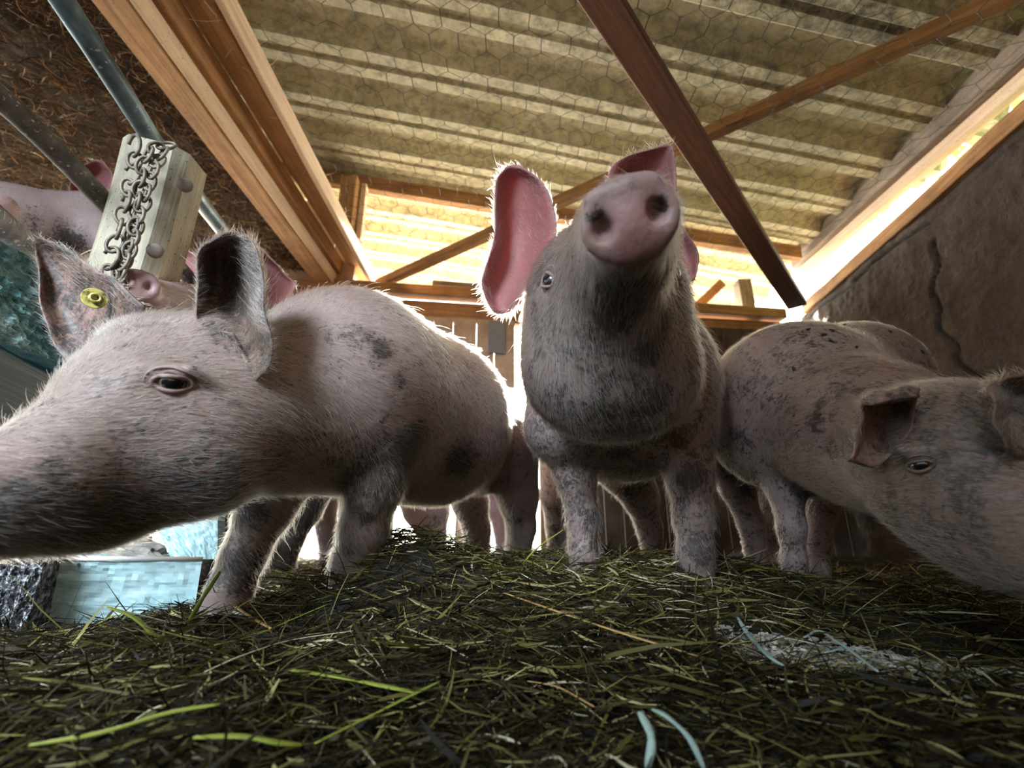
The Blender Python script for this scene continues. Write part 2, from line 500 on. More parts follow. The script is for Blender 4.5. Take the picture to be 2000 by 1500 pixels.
def surface(prims, vox, smooth=3):
    boxes = [prim_box(p) for p in prims if p[0] != 'sub']
    lo = np.min([b[0] for b in boxes], 0) - 3 * vox
    hi = np.max([b[1] for b in boxes], 0) + 3 * vox
    n = np.ceil((hi - lo) / vox).astype(int) + 1
    D = np.full(n, 0.5, np.float32)
    for pr in prims:
        s = pr[0] == 'sub'
        q = pr[1] if s else pr
        a, b = prim_box(q)
        m = 2.2 * q[-1] + 2 * vox
        i0 = np.clip(np.floor((a - m - lo) / vox).astype(int), 0, n)
        i1 = np.clip(np.ceil((b + m - lo) / vox).astype(int) + 1, 0, n)
        ax = [lo[j] + vox * np.arange(i0[j], i1[j]) for j in range(3)]
        P = np.stack(np.meshgrid(*ax, indexing='ij'), -1)
        sl = tuple(slice(i0[j], i1[j]) for j in range(3))
        D[sl] = combine(D[sl], prim_d(q, P), q, s)
    ins = D < 0
    c = np.zeros(n - 1, np.int8)
    for dx in (0, 1):
        for dy in (0, 1):
            for dz in (0, 1):
                c += ins[dx:n[0]-1+dx, dy:n[1]-1+dy, dz:n[2]-1+dz]
    act = (c > 0) & (c < 8)
    idx = np.argwhere(act)
    ids = np.full(n - 1, -1, np.int64)
    ids[act] = np.arange(len(idx))
    acc = np.zeros((len(idx), 3)); cnt = np.zeros(len(idx))
    corners = [(dx, dy, dz) for dx in (0, 1) for dy in (0, 1) for dz in (0, 1)]
    for a in corners:
        for axn in range(3):
            if a[axn]: continue
            b = list(a); b[axn] = 1
            da = D[tuple((idx + a).T)].astype(float); db = D[tuple((idx + b).T)].astype(float)
            m = (da < 0) != (db < 0)
            t = da[m] / (da[m] - db[m])
            pos = np.tile(np.array(a, float), (m.sum(), 1)); pos[:, axn] += t
            acc[m] += pos; cnt[m] += 1
    V = lo + vox * (idx + acc / cnt[:, None])
    faces = []
    for axn in range(3):
        sl0 = [slice(1, -1)] * 3; sl0[axn] = slice(0, n[axn] - 1)
        sl1 = [slice(1, -1)] * 3; sl1[axn] = slice(1, n[axn])
        A, B = ins[tuple(sl0)], ins[tuple(sl1)]
        e = np.argwhere(A != B)
        flip = A[tuple(e.T)]
        for j in range(3):
            if j != axn: e[:, j] += 1
        o1, o2 = [(1, 2), (2, 0), (0, 1)][axn]
        q = []
        for s1, s2 in ((0, 0), (-1, 0), (-1, -1), (0, -1)):
            w = e.copy(); w[:, o1] += s1; w[:, o2] += s2
            q.append(ids[tuple(w.T)])
        q = np.stack(q, 1)
        q[~flip] = q[~flip][:, ::-1]
        faces.append(q)
    Fc = np.concatenate(faces)
    Fc = Fc[(Fc >= 0).all(1)]
    E = np.concatenate([Fc[:, [0, 1]], Fc[:, [1, 2]], Fc[:, [2, 3]], Fc[:, [3, 0]]])
    deg = np.bincount(E.ravel(), minlength=len(V)).astype(float)
    for _ in range(smooth):
        nv = np.stack([np.bincount(E[:, 0], V[E[:, 1], j], len(V)) + np.bincount(E[:, 1], V[E[:, 0], j], len(V)) for j in range(3)], 1)
        V = V * 0.4 + 0.6 * nv / deg[:, None]
    return V, Fc

def catmull(P, n):
    P = np.asarray(P, float)
    Q = np.concatenate([2 * P[:1] - P[1:2], P, 2 * P[-1:] - P[-2:-1]])
    out = []
    m = len(P) - 1
    for i in range(m):
        p0, p1, p2, p3 = Q[i:i+4]
        for s in range(n):
            t = s / n
            out.append(0.5 * ((2 * p1) + (-p0 + p2) * t + (2*p0 - 5*p1 + 4*p2 - p3) * t*t + (-p0 + 3*p1 - 3*p2 + p3) * t**3))
    out.append(P[-1])
    return np.array(out)

def ear_sheet(rows, thick=0.006, nu=7, nv=14):
    """rows of (left, middle, right) pixel-depth triples -> closed, slightly wavy sheet"""
    G = np.array([[W(*p) for p in r] for r in rows])
    cols = [catmull(G[:, j], nu) for j in range(3)]
    L, Mi, Rr = cols
    n = len(L)
    grid = np.zeros((n, nv + 1, 3))
    for j in range(nv + 1):
        t = j / nv
        # quadratic through the three points
        grid[:, j] = L * (2*(t-.5)*(t-1)) + Mi * (4*t*(1-t)) + Rr * (2*t*(t-.5))
    du = np.gradient(grid, axis=0); dv = np.gradient(grid, axis=1)
    nn = np.cross(du, dv); nn /= np.linalg.norm(nn, axis=2)[..., None] + 1e-9
    camd = np.array((0, 0, CAMZ)) - grid.reshape(-1, 3).mean(0)
    if (nn.reshape(-1, 3).mean(0) @ camd) < 0: nn = -nn
    rr_ = np.linspace(0, 1, nv + 1)
    ll_ = np.linspace(0, 1, n)
    grid = grid + nn * (0.0028 * np.cos(rr_ * math.pi * 4.0)[None, :] * np.sin(ll_ * math.pi)[:, None] + 0.0016 * np.sin(ll_ * 17)[:, None] * np.abs(rr_ - .5)[None, :] * 2)[..., None]
    tt = np.zeros((n, nv + 1))
    for j in range(nv + 1):
        e = min(j, nv - j) / nv * 2
        tt[:, j] = thick * (0.35 + 0.65 * min(1, e * 3))
    front = grid + nn * tt[..., None] * 0.5
    back = grid - nn * tt[..., None] * 0.5
    V = np.concatenate([front.reshape(-1, 3), back.reshape(-1, 3)])
    Fc = []
    m = nv + 1
    o = n * m
    for i in range(n - 1):
        for j in range(nv):
            a = i*m + j
            Fc.append((a, a+1, a+m+1, a+m)); Fc.append((o+a, o+a+m, o+a+m+1, o+a+1))
    for i in range(n - 1):
        a = i*m; Fc.append((a, a+m, o+a+m, o+a))
        a = i*m + nv; Fc.append((a, o+a, o+a+m, a+m))
    for j in range(nv):
        a = j; Fc.append((a, o+a, o+a+1, a+1))
        a = (n-1)*m + j; Fc.append((a, a+1, o+a+1, o+a))
    # pink amount: inner (front) face, 1 in the middle
    w = np.zeros(len(V))
    w[:o] = 1.0
    w[o:] = 0.25
    return V, Fc, w

def frame(n):
    n = n / np.linalg.norm(n)
    up = np.array((0, 0, 1.0))
    t1 = np.cross(up, n); t1 /= np.linalg.norm(t1)
    t2 = np.cross(n, t1)
    return t1, t2, n

PIG_LIST = []
def make_pig(label, prims, ears=(), eyes=(), vox=0.005, mud=(), tan=(), pink=(), hairs=30000, hair_len=0.014,
             hair_rad=0.00022, flow=(), group=None, name='pig', smooth=3, lids=(), base_mud=0.0, ear_tan_shade=0.0, hair_bias=0.0, fringe=(), ear_mud_shade=0.0, clean=(), skull=None):
    V, Fc = surface(prims, vox, smooth)
    Vs = [V]; Fs = [tuple(f) for f in Fc.tolist()]
    ear_w = [np.zeros(len(V))]
    off = len(V)
    for rows in ears:
        ev, ef, ew = ear_sheet(rows)
        Vs.append(ev); Fs += [tuple(i + off for i in f) for f in ef]
        ear_w.append(ew); off += len(ev)
    eye_data = []
    todo = []
    for (u, v, tilt, a, b, look) in eyes:
        p, nrm = hit(prims, u, v)
        if p is None: continue
        todo.append((p, nrm, tilt, a, b, look))
        if skull is not None:
            sk, sn = (np.asarray(q, float) for q in skull)
            axis = (sn - sk) / np.linalg.norm(sn - sk)
            lat = np.cross(axis, (0, 0, 1.0)); lat /= np.linalg.norm(lat)
            off_ = float((p - sk) @ lat)
            q = p - lat * 2 * off_ * 1.15
            sgn = -math.copysign(1, off_)
            q = q + lat * sgn * 0.12
            for _ in range(200):
                s = float(field(prims, q[None])[0])
                if s < 4e-4: break
                q = q - lat * sgn * max(s, 4e-4) * 0.6
            e = 0.003
            g = np.array([float(field(prims, (q + e * ax)[None])[0] - field(prims, (q - e * ax)[None])[0]) for ax in np.eye(3)])
            todo.append((q, g / (np.linalg.norm(g) + 1e-9), -tilt, a, b, lat * sgn * 1.2 + axis * .4 - (np.array((0, 0, CAMZ)) - q) / np.linalg.norm(q) * .7))
    for (p, nrm, tilt, a, b, look) in todo:
        t1, t2, nn = frame(nrm)
        ca, sa = math.cos(tilt), math.sin(tilt)
        t1, t2 = t1 * ca + t2 * sa, -t1 * sa + t2 * ca
        r = a * 0.86
        c = p - nn * (r * 0.55)
        eye_data.append((c, r, look, nn))
        # almond-shaped lids and the folds around them, part of the skin
        for (aa, bb, tr, lift) in ((a, b, 0.135 * a, 0.0), (a * 1.38, b * 1.9, 0.10 * a, -0.045 * a)):
            path = []
            nseg = 28 if aa == a else 17
            for i in range(nseg):
                th = 2 * math.pi * i / 28 - (0 if aa == a else 0.2)
                x = aa * math.cos(th); y = bb * math.sin(th) * (1.0 if math.sin(th) > 0 else 0.75)
                z2 = (r * 1.06) ** 2 - x * x - y * y
                h = math.sqrt(z2) if (z2 > 0 and aa == a) else 0
                if aa == a:
                    q = c + t1 * x + t2 * y + nn * max(h, r * 0.55)
                else:
                    q = p + t1 * x + t2 * y
                    g = float(field(prims, q[None])[0])
                    q = q - nn * g
                    q = q + nn * lift
                path.append(q)
            tv, tf = tube_geo(path, tr if aa == a else [tr * (0.25 + math.sin(math.pi * (i + .5) / nseg)) for i in range(nseg)], 8, closed=(aa == a))
            Vs.append(np.array(tv)); Fs += [tuple(i + off for i in f) for f in tf]
            ear_w.append(np.full(len(tv), 0.22)); off += len(tv)
    V = np.concatenate(Vs); ew = np.concatenate(ear_w)
    body = mesh_obj(name, V, Fs, M_skin, smooth=True)
    # dirt, tan and pink amounts as soft spots fixed to the skin
    def spots(lst):
        a = np.zeros(len(V))
        for (pt, r, s) in lst:
            dd = np.linalg.norm(V - np.asarray(pt), axis=1)
            a = np.maximum(a, s * np.clip(1.25 - dd / r, 0, 1))
        return a
    bm_ = base_mud * (ew < 0.2)
    for (pt, r) in clean:
        bm_ = bm_ * np.clip(np.linalg.norm(V - np.asarray(pt), axis=1) / r - 0.2, 0.15, 1)
    am = np.maximum(spots(mud), bm_)
    am = np.maximum(am, ear_mud_shade * ((ew > 0.23) | (ew == 1)))  # ear mud, with the shadow inside the ear painted in
    at = np.maximum(spots(tan), ear_tan_shade * (ew > 0.2) * (ew != 0.22))  # ear tan stands for dirt and for painted inner-ear shadow
    ap = np.maximum(spots(pink), ew * 0.8)
    for nm, arr in (('mud', am), ('tan', at), ('pink', ap)):
        A = body.data.attributes.new(nm, 'FLOAT', 'POINT')
        A.data.foreach_set('value', arr.astype(np.float32))
    if group: pass
    lowest = V[V[:, 2].argmin()]
    org = np.array((V[:, 0].mean(), V[:, 1].mean(), lowest[2]))
    rebase(body, org)
    tag(body, label, 'pig', group)
    for (c, r, look, nn) in eye_data:
        bm = bmesh.new()
        bmesh.ops.create_uvsphere(bm, u_segments=32, v_segments=24, radius=r)
        e = bm_obj('eye', bm, M_eye, body, smooth=True)
        e.location = Vector([float(x) for x in (c - org)])
        look = np.asarray(look, float) if look is not None else None
        view = np.array((0, 0, CAMZ)) - c; view /= np.linalg.norm(view)
        look = nn * 0.55 + view * 0.7 + (look if look is not None else 0)
        e.rotation_euler = Vector([float(x) for x in look]).to_track_quat('Z', 'Y').to_euler()
    # bristles
    if hairs:
        me = body.data
        tri = np.array([(f[0], f[1], f[2]) for f in Fs] + [(f[0], f[2], f[3]) for f in Fs if len(f) == 4])
        A, B, C = V[tri[:, 0]], V[tri[:, 1]], V[tri[:, 2]]
        cr = np.cross(B - A, C - A)
        ar = np.linalg.norm(cr, axis=1)
        nf = cr / (ar[:, None] + 1e-12)
        cen = (A + B + C) / 3
        dist = np.linalg.norm(cen - np.array((0, 0, CAMZ)), axis=1)
        wgt = ar / (0.25 + dist) ** 1.6
        wgt[cen[:, 2] < 0.08] *= 0.3
        eyeless = np.ones(len(cen))
        for (c, r, look, nn) in eye_data:
            eyeless *= np.linalg.norm(cen - c, axis=1) > r * 1.5
        for (pt, r) in lids:
            eyeless *= np.linalg.norm(cen - np.asarray(pt), axis=1) > r
        wgt *= eyeless
        wgt /= wgt.sum()
        pick = rng.choice(len(tri), hairs, p=wgt)
        r1, r2 = rng.random(hairs), rng.random(hairs)
        s1 = np.sqrt(r1)
        root = A[pick] * (1 - s1)[:, None] + B[pick] * (s1 * (1 - r2))[:, None] + C[pick] * (s1 * r2)[:, None]
        nr = nf[pick]
        fl = np.zeros((hairs, 3)); sw = np.zeros(hairs)
        for (pt, dr) in flow:
            w = 1 / (np.linalg.norm(root - np.asarray(pt), axis=1) ** 3 + 1e-4)
            fl += w[:, None] * (np.asarray(dr, float) / np.linalg.norm(dr)); sw += w
        fl /= sw[:, None]
        # swirl
        ph = np.sin(root[:, 0] * 22 + root[:, 2] * 17) * 0.5 + np.sin(root[:, 1] * 31 + root[:, 2] * 9) * 0.35
        cx = np.cross(nr, fl)
        fl = fl + cx * ph[:, None] + np.array((0, 0, -0.12))
        tg = fl - nr * (fl * nr).sum(1)[:, None]
        tg /= np.linalg.norm(tg, axis=1)[:, None] + 1e-9
        tg += rng.normal(0, 0.22, (hairs, 3))
        isear = (ew[tri[pick]].max(1) > 0.2)
        ln = hair_len * rng.uniform(0.5, 1.35, hairs) * np.where(isear, 1.1, 1.0)
        lift = rng.uniform(0.10, 0.42, hairs)
        stray = rng.random(hairs) < 0.02
        ln[stray] *= 1.8; lift[stray] += 0.4
        npt = 4
        pts = np.zeros((hairs, npt, 3))
        for k in range(npt):
            t = k / (npt - 1)
            pts[:, k] = root + ln[:, None] * (tg * t + nr * (lift * t * (1.25 - 0.6 * t))[:, None]) - np.array((0, 0, 1)) * (ln * 0.10 * t * t)[:, None]
        pts -= org
        hc = bpy.data.hair_curves.new('bristles')
        hc.add_curves([npt] * hairs)
        hc.points.foreach_set('position', pts.astype(np.float32).ravel())
        rad = np.tile(np.array([1.0, 0.9, 0.6, 0.15]) * hair_rad, hairs)
        hc.points.foreach_set('radius', rad.astype(np.float32))
        # dirty hair where the skin is dirty
        dv = np.maximum(am, at * 0.6)[tri[pick, 0]]
        dn = np.clip(dv * rng.uniform(0.6, 1.5, hairs) + rng.random(hairs) * 0.25, 0, 1)
        da = hc.attributes.new('dirt', 'FLOAT', 'CURVE')
        da.data.foreach_set('value', dn.astype(np.float32))
        hc.materials.append(M_hair)
        ho = bpy.data.objects.new('bristles', hc)
        COL.objects.link(ho)
        ho.parent = body
        ho['kind'] = 'stuff'
    PIG_LIST.append(body)
    return body, org
# ------------------------------------------------------------------ the ground
def H(x, y):
    x = np.asarray(x, float); y = np.asarray(y, float)
    h = -0.03 + 0.0 * x
    h = h + 0.105 * np.exp(-((x - 0.15) / 0.62) ** 2 - ((y - 0.98) / 0.36) ** 2)
    h = h + 0.080 * np.exp(-((x + 0.20) / 0.12) ** 2 - ((y - 0.90) / 0.11) ** 2)
    h = h + 0.055 * np.exp(-((y - 1.6) / 0.5) ** 2) * np.exp(-(x / 1.2) ** 2)
    h = h + 0.03 * np.exp(-((x + 0.45) / 0.2) ** 2 - ((y - 0.55) / 0.15) ** 2)
    h = h + 0.010 * np.sin(x * 9 + 1) * np.sin(y * 11) + 0.006 * np.sin(x * 23 + y * 17) + 0.004 * np.sin(x * 47 - y * 31) * np.sin(y * 53 + x * 13)
    return h
gx = np.linspace(-4.5, 2.3, 240); gy = np.linspace(-1.5, 3.0, 180)
GX, GY = np.meshgrid(gx, gy)
GZ = H(GX, GY) - 0.012
nx, ny = len(gx), len(gy)
Fc = [(j*nx+i, j*nx+i+1, (j+1)*nx+i+1, (j+1)*nx+i) for j in range(ny-1) for i in range(nx-1)]
floor = mesh_obj('floor', np.stack([GX, GY, GZ], -1).reshape(-1, 3), Fc, M_soil, smooth=True)
tag(floor, kind='structure')
g = Geo(); g.box((0, 12, -0.13), (20, 0, 0), (0, 9.0, 0), (0, 0, 0.05))
tag(mesh_obj('ground_outside', g.V, g.F, M_yard), kind='structure')
g = Geo(); g.box((12.3, 0.5, -0.13), (9.9, 0, 0), (0, 2.5, 0), (0, 0, 0.05))
tag(mesh_obj('ground_side', g.V, g.F, M_yard), kind='structure')
g = Geo(); g.box((0, -8.5, -0.13), (20, 0, 0), (0, 7.0, 0), (0, 0, 0.05))
tag(mesh_obj('ground_front', g.V, g.F, M_soil), kind='structure')

def strands(name, n, sampler, length, width, mt, tone, flat=0.25, seg=4, curl=0.5, zfun=None):
    """n little curved blades as one mesh; sampler(n) -> x, y, z roots"""
    x, y, z = sampler(n)
    L = length(n, x, y); wd = width(n, x, y)
    az = rng.uniform(0, 2 * math.pi, n)
    el = rng.normal(0.0, flat, n) * np.where(rng.random(n) < 0.15, 2.6, 1.0)
    d = np.stack([np.cos(az) * np.cos(el), np.sin(az) * np.cos(el), np.sin(el)], 1)
    bend = rng.normal(0, curl, n)
    sd = np.stack([-np.sin(az), np.cos(az), np.zeros(n)], 1)
    tw = rng.uniform(0, math.pi, n)
    wv = sd * np.cos(tw)[:, None] + np.cross(d, sd) * np.sin(tw)[:, None]
    bz = rng.normal(0, curl * 0.5, n)
    V = np.zeros((n, seg + 1, 2, 3))
    for k in range(seg + 1):
        t = k / seg - 0.5
        c = np.stack([x, y, z], 1) + d * (L * t)[:, None] + sd * (L * bend * (t * t - .08))[:, None] + np.array((0, 0, 1)) * (L * bz * (t * t - 0.08))[:, None]
        if zfun is not None:
            c = zfun(c, L)
        ww = wd * (1 - 0.75 * abs(2 * t) ** 3)
        V[:, k, 0] = c + wv * ww[:, None] / 2
        V[:, k, 1] = c - wv * ww[:, None] / 2
    V = V.reshape(-1, 3)
    base = np.arange(n)[:, None] * (seg + 1) * 2
    quads = []
    for k in range(seg):
        quads.append(np.concatenate([base + 2*k, base + 2*k+1, base + 2*k+3, base + 2*k+2], 1))
    Q = np.concatenate(quads)
    me = bpy.data.meshes.new(name)
    me.vertices.add(len(V)); me.vertices.foreach_set('co', V.astype(np.float32).ravel())
    me.loops.add(Q.size); me.loops.foreach_set('vertex_index', Q.astype(np.int32).ravel())
    me.polygons.add(len(Q)); me.polygons.foreach_set('loop_start', np.arange(0, Q.size, 4, dtype=np.int32))
    me.update()
    me.validate()
    a = me.attributes.new('tone', 'FLOAT', 'POINT')
    tn = tone(n, x, y)
    a.data.foreach_set('value', np.repeat(tn, (seg + 1) * 2).astype(np.float32))
    me.materials.append(mt)
    me.shade_smooth()
    o = bpy.data.objects.new(name, me)
    COL.objects.link(o)
    return o

def hay_sampler(n):
    # denser towards the photographer: polar sampling about the camera
    r = 0.22 + 2.7 * rng.random(n) ** 1.45
    a = rng.uniform(-1.05, 1.0, n)
    x = r * np.sin(a); y = r * np.cos(a)
    # patchy bedding: fewer strands on the bare patch at the right front
    z = H(x, y) + rng.uniform(-0.01, 0.012, n) + 0.012 * np.exp(-((x + .1) / .4) ** 2 - ((y - .85) / .3) ** 2) * rng.random(n)
    bare = (np.abs((y - 0.62) + 0.28 * (x - 0.42)) < 0.055) & (x > 0.25)
    z = np.where(bare & (rng.random(n) < 0.8), z - 0.08, z)
    return x, y, z
def lay(c, L):
    # keep ends from dipping far below the bedding
    h = H(c[:, 0], c[:, 1]) - 0.006
    c[:, 2] = np.where(c[:, 2] < h, h + (c[:, 2] - h) * 0.3, c[:, 2])
    return c
def hay_len(n, x, y):
    return np.where(rng.random(n) < 0.12, rng.uniform(0.08, 0.17, n), rng.uniform(0.015, 0.075, n)) * (0.75 + 0.4 * (y > 0.5))
def hay_w(n, x, y):
    return rng.uniform(0.0008, 0.0026, n) + (rng.random(n) < 0.08) * 0.0025
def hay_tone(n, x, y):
    t = np.clip(rng.beta(1.2, 2.3, n) + 0.26 * np.exp(-((x - 0.25) / .35) ** 2 - ((y - .85) / .22) ** 2), 0, 1)  # hay paled here to paint the whitish patch of light on the bedding
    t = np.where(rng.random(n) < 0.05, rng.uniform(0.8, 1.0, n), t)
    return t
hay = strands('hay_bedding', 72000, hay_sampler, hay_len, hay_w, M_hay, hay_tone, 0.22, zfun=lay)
tag(hay, 'tangled green and brown hay bedding heaped over the pen floor', 'hay', kind='stuff')

# bare light patch of lime and chaff at the right front
def patch_sampler(n):
    x = rng.uniform(0.27, 1.1, n)
    y = 0.62 - 0.28 * (x - 0.42) + rng.normal(0, 0.022 + 0.02 * (x - .27), n)
    return x, y, H(x, y) + rng.uniform(-0.012, -0.003, n)
M_chaff = strand_mat('lime_chaff', [(0, (0.22, 0.20, 0.15)), (1, (0.62, 0.60, 0.52))], 0.7, 0)
chaff = strands('pale_chaff', 9000, patch_sampler, lambda n, x, y: rng.uniform(0.004, 0.016, n), lambda n, x, y: rng.uniform(0.002, 0.006, n), M_chaff, lambda n, x, y: rng.random(n), 0.15)
tag(chaff, 'strip of pale crumbly chaff on the dark floor at the right front', 'chaff', kind='stuff')

# ------------------------------------------------------------------ larger stalks lying on the hay, each one a thing
def stalk(name, label, cat, pts, w, mt, group=None, flatness=0.35):
    """pts: pixel-depth triples of a stem; modelled as a flattened tube"""
    P = catmull([W(*p) for p in pts], 8)
    n = len(P)
    rad = [w / 2 * (0.55 + 0.45 * math.sin(math.pi * min(1, (i + 1) / n * 1.6 if i < n / 2 else (n - i) / n * 1.6))) for i in range(n)]
    V, Fq = tube_geo(P, rad, 8)
    V = np.array(V)
    cen = np.repeat(P, 8, 0)
    V[:, 2] = cen[:, 2] + (V[:, 2] - cen[:, 2]) * flatness
    o = mesh_obj(name, V, Fq, mt, smooth=True)
    a = o.data.attributes.new('tone', 'FLOAT', 'POINT')
    a.data.foreach_set('value', rng.random(len(V)).astype(np.float32) * 0.4 + 0.3)
    rebase(o, P.mean(0))
    tag(o, label, cat, group)
    return o
# depth of the bedding surface under a pixel
def gd(u, v, lift=0.006):
    o = np.array((0, 0, CAMZ)); r = W(u, v, 1.0) - o
    for t in np.arange(0.2, 2.5, 0.004):
        p = o + r * t
        if p[2] <= float(H(p[0], p[1])) + lift: return t
    return 0.9
def gpts(*uv, lift=0.017):
    return [(u, v, gd(u, v, lift)) for u, v in uv]
stalk('straw_stalk', 'long orange straw stalk lying diagonally across the hay below the middle pig', 'straw', gpts((985, 1158), (1100, 1198), (1220, 1238), (1365, 1282)), 0.006, M_stalk_gold)
stalk('grass_blade', 'broad bright green grass blade lying in the front middle of the hay', 'grass blade', gpts((565, 1308), (660, 1322), (740, 1338), (810, 1352)), 0.008, M_stalk_green)
stalk('grass_blade', 'wide dull green blade lying in the front left corner of the hay', 'grass blade', gpts((60, 1455), (200, 1430), (330, 1392), (430, 1375)), 0.007, M_stalk_green)
stalk('grass_blade', 'thick broken green blade near the bottom edge left of the middle', 'grass blade', gpts((380, 1440), (470, 1438), (540, 1450), (590, 1455)), 0.007, M_stalk_green)
stalk('grass_blade', 'thin curved green stem from the bottom middle up to the right', 'grass blade', gpts((615, 1452), (700, 1410), (780, 1370), (860, 1330)), 0.004, M_stalk_green)
stalk('grass_blade', 'green blade leaning over the pale blue trough edge', 'grass blade', [(210, 1185, .60), (260, 1205, .60), (300, 1240, .58), (318, 1262, .57)], 0.008, M_stalk_green)
stalk('straw_stalk', 'pale straw stalk running right from the trough blade towards the legs', 'straw', [(205, 1186, .61), (270, 1200, .63), (330, 1216, .65), (372, 1232, .66)], 0.004, M_stalk_pale)
stalk('straw_stalk', 'yellow straw stub crossing below the big left pig foreleg', 'straw', gpts((415, 1152), (450, 1178), (490, 1205), (530, 1228)), 0.007, M_stalk_gold)
stalk('straw_stalk', 'long pale stalk sloping up across the hay in the left middle', 'straw', gpts((400, 1312), (480, 1278), (570, 1250), (690, 1232)), 0.003, M_stalk_pale)
stalk('straw_stalk', 'long yellow green stem above the pale stalk in the left middle', 'straw', gpts((420, 1260), (500, 1240), (570, 1210), (640, 1180)), 0.003, M_stalk_green)
stalk('straw_stalk', 'dark stem sticking up in front of the left pig forelegs', 'straw', [(365, 1222, .64), (395, 1170, .64), (430, 1115, .66)], 0.007, M_stalk_green)
stalk('straw_stalk', 'short upright light straw standing in the front middle', 'straw', [(895, 1420, .44), (903, 1380, .445), (914, 1335, .45)], 0.003, M_stalk_gold)
stalk('straw_stalk', 'dark stick leaning up between the big left pig and the middle pig', 'straw', [(1018, 1105, .80), (1050, 1070, .80), (1100, 1035, .82)], 0.005, M_stalk_green)
stalk('straw_stalk', 'pale thin stalk on the hay right of the big left pig hoof', 'straw', gpts((790, 1225), (850, 1250), (915, 1285)), 0.003, M_stalk_pale)
stalk('bleached_blade', 'curved bleached green blade arching over the hay on the right', 'grass blade', gpts((1440, 1205), (1462, 1240), (1500, 1280), (1530, 1300)), 0.006, M_stalk_cyan)
stalk('bleached_blade', 'bleached looped blade beside the pale chaff strip', 'grass blade', gpts((1570, 1245), (1600, 1232), (1630, 1250), (1660, 1270), (1715, 1312), lift=0.018), 0.005, M_stalk_cyan)
stalk('bleached_blade', 'short bleached blade at the head of the pale chaff strip', 'grass blade', gpts((1610, 1275), (1640, 1268), (1680, 1268), (1740, 1280), lift=0.014), 0.004, M_stalk_cyan)
stalk('bleached_blade', 'blurred bleached blade standing at the bottom right of the middle', 'grass blade', [(1375, 1500, .34), (1345, 1440, .35), (1300, 1398, .36), (1275, 1385, .37)], 0.006, M_stalk_cyan)
stalk('bleached_blade', 'blurred greenish blade upright at the bottom edge', 'grass blade', [(1265, 1500, .33), (1272, 1440, .34), (1250, 1390, .36)], 0.007, M_stalk_cyan)
stalk('straw_stalk', 'thin reddish straw in the hay under the middle pig hooves', 'straw', gpts((1030, 1330), (1090, 1342), (1160, 1380)), 0.003, M_stalk_gold)

# ------------------------------------------------------------------ roof and timbers
RD = np.array((1.0, 0.16, -0.10)); RD /= np.linalg.norm(RD)       # along the ribs
def roof_z(x, y): return 2.20 - 0.105 * x + 0.08 * (y - 1.4)
# trapezoidal ribs marching away from the camera
pitch_r = 0.345
prof = [(0.0, 0.0), (0.050, 0.0), (0.060, 0.014), (0.085, 0.014), (0.095, 0.0), (0.145, 0.0), (0.195, 0.075), (0.235, 0.080), (0.270, 0.080), (0.305, 0.075)]
ys, zs = [], []
k = -6
while k * pitch_r < 4.6:
    for a, b in prof:
        ys.append(k * pitch_r + a); zs.append(b)
    k += 1
xs = np.linspace(-4.6, 2.35, 110)
V, gr = [], []
for i, x in enumerate(xs):
    for yy, zz in zip(ys, zs):
        y = yy + 0.15 * x
        V.append((x, y, roof_z(x, y) + zz + 0.004 * math.sin(x * 3 + y)))
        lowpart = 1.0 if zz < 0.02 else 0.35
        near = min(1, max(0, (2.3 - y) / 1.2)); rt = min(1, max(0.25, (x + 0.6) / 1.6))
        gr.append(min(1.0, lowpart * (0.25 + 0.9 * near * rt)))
m = len(ys)
Fc = [(i*m+j, i*m+j+1, (i+1)*m+j+1, (i+1)*m+j) for i in range(len(xs)-1) for j in range(m-1)]
ceiling = mesh_obj('ceiling', V, Fc, M_roof)
a = ceiling.data.attributes.new('grime', 'FLOAT', 'POINT')
a.data.foreach_set('value', np.array(gr, np.float32))
sm = ceiling.modifiers.new('thick', 'SOLIDIFY'); sm.thickness = 0.006; sm.offset = 1
tag(ceiling, kind='structure')

def T(name, label, p0, p1, w, h, mt, cat='timber', group=None, **kw):
    o = beam(name, p0, p1, w, h, mt, **kw)
    tag(o, label, cat, group)
    return o
T('loft_beam', 'square orange pine beam carrying the straw loft above the left pen', (-1.195, -0.6, 1.705), (-1.235, 2.72, 1.705), 0.11, 0.09, M_wood, 'beam')
T('loft_plank', 'narrow orange plank laid on top of the loft beam', (-1.160, -0.6, 1.797), (-1.200, 2.74, 1.797), 0.13, 0.100, M_wood, 'plank')
T('loft_rail', 'upper pale orange rail along the straw loft edge, highest of the stack', (-1.085, -0.6, 1.895), (-1.050, 2.93, 1.84), 0.10, 0.05, M_wood, 'rail')
T('edge_batten', 'thin light batten on the outer edge of the loft rail', (-1.005, -0.6, 1.985), (-0.962, 2.93, 1.765), 0.026, 0.10, M_wood_light, 'batten')
T('light_batten', 'pale planed batten nailed along the side of the loft beam', (-1.132, -0.6, 1.706), (-1.172, 2.71, 1.706), 0.016, 0.082, M_wood_light, 'batten')
T('roof_brace', 'reddish brown brace running from the top middle down to the far right corner', W(1150, -40, 1.50) * 1.72 - W(1556, 594, 3.18) * 0.72, W(1556, 594, 3.18), 0.115, 0.05, M_wood_brown, 'brace', up=(0, 0, 1))
T('roof_brace', 'long brown brace crossing behind the other one, from the far left to the top right', W(738, 556, 3.15), W(2040, -38, 1.58) * 1.08 - W(738, 556, 3.15) * 0.08, 0.05, 0.062, M_wood, 'brace')
T('roof_purlin', 'orange purlin across the roof behind the crossing braces', (-1.6, 2.50, roof_z(-1.6, 2.5) - 0.055), (2.1, 2.95, roof_z(2.1, 2.95) - 0.055), 0.06, 0.10, M_wood, 'purlin')
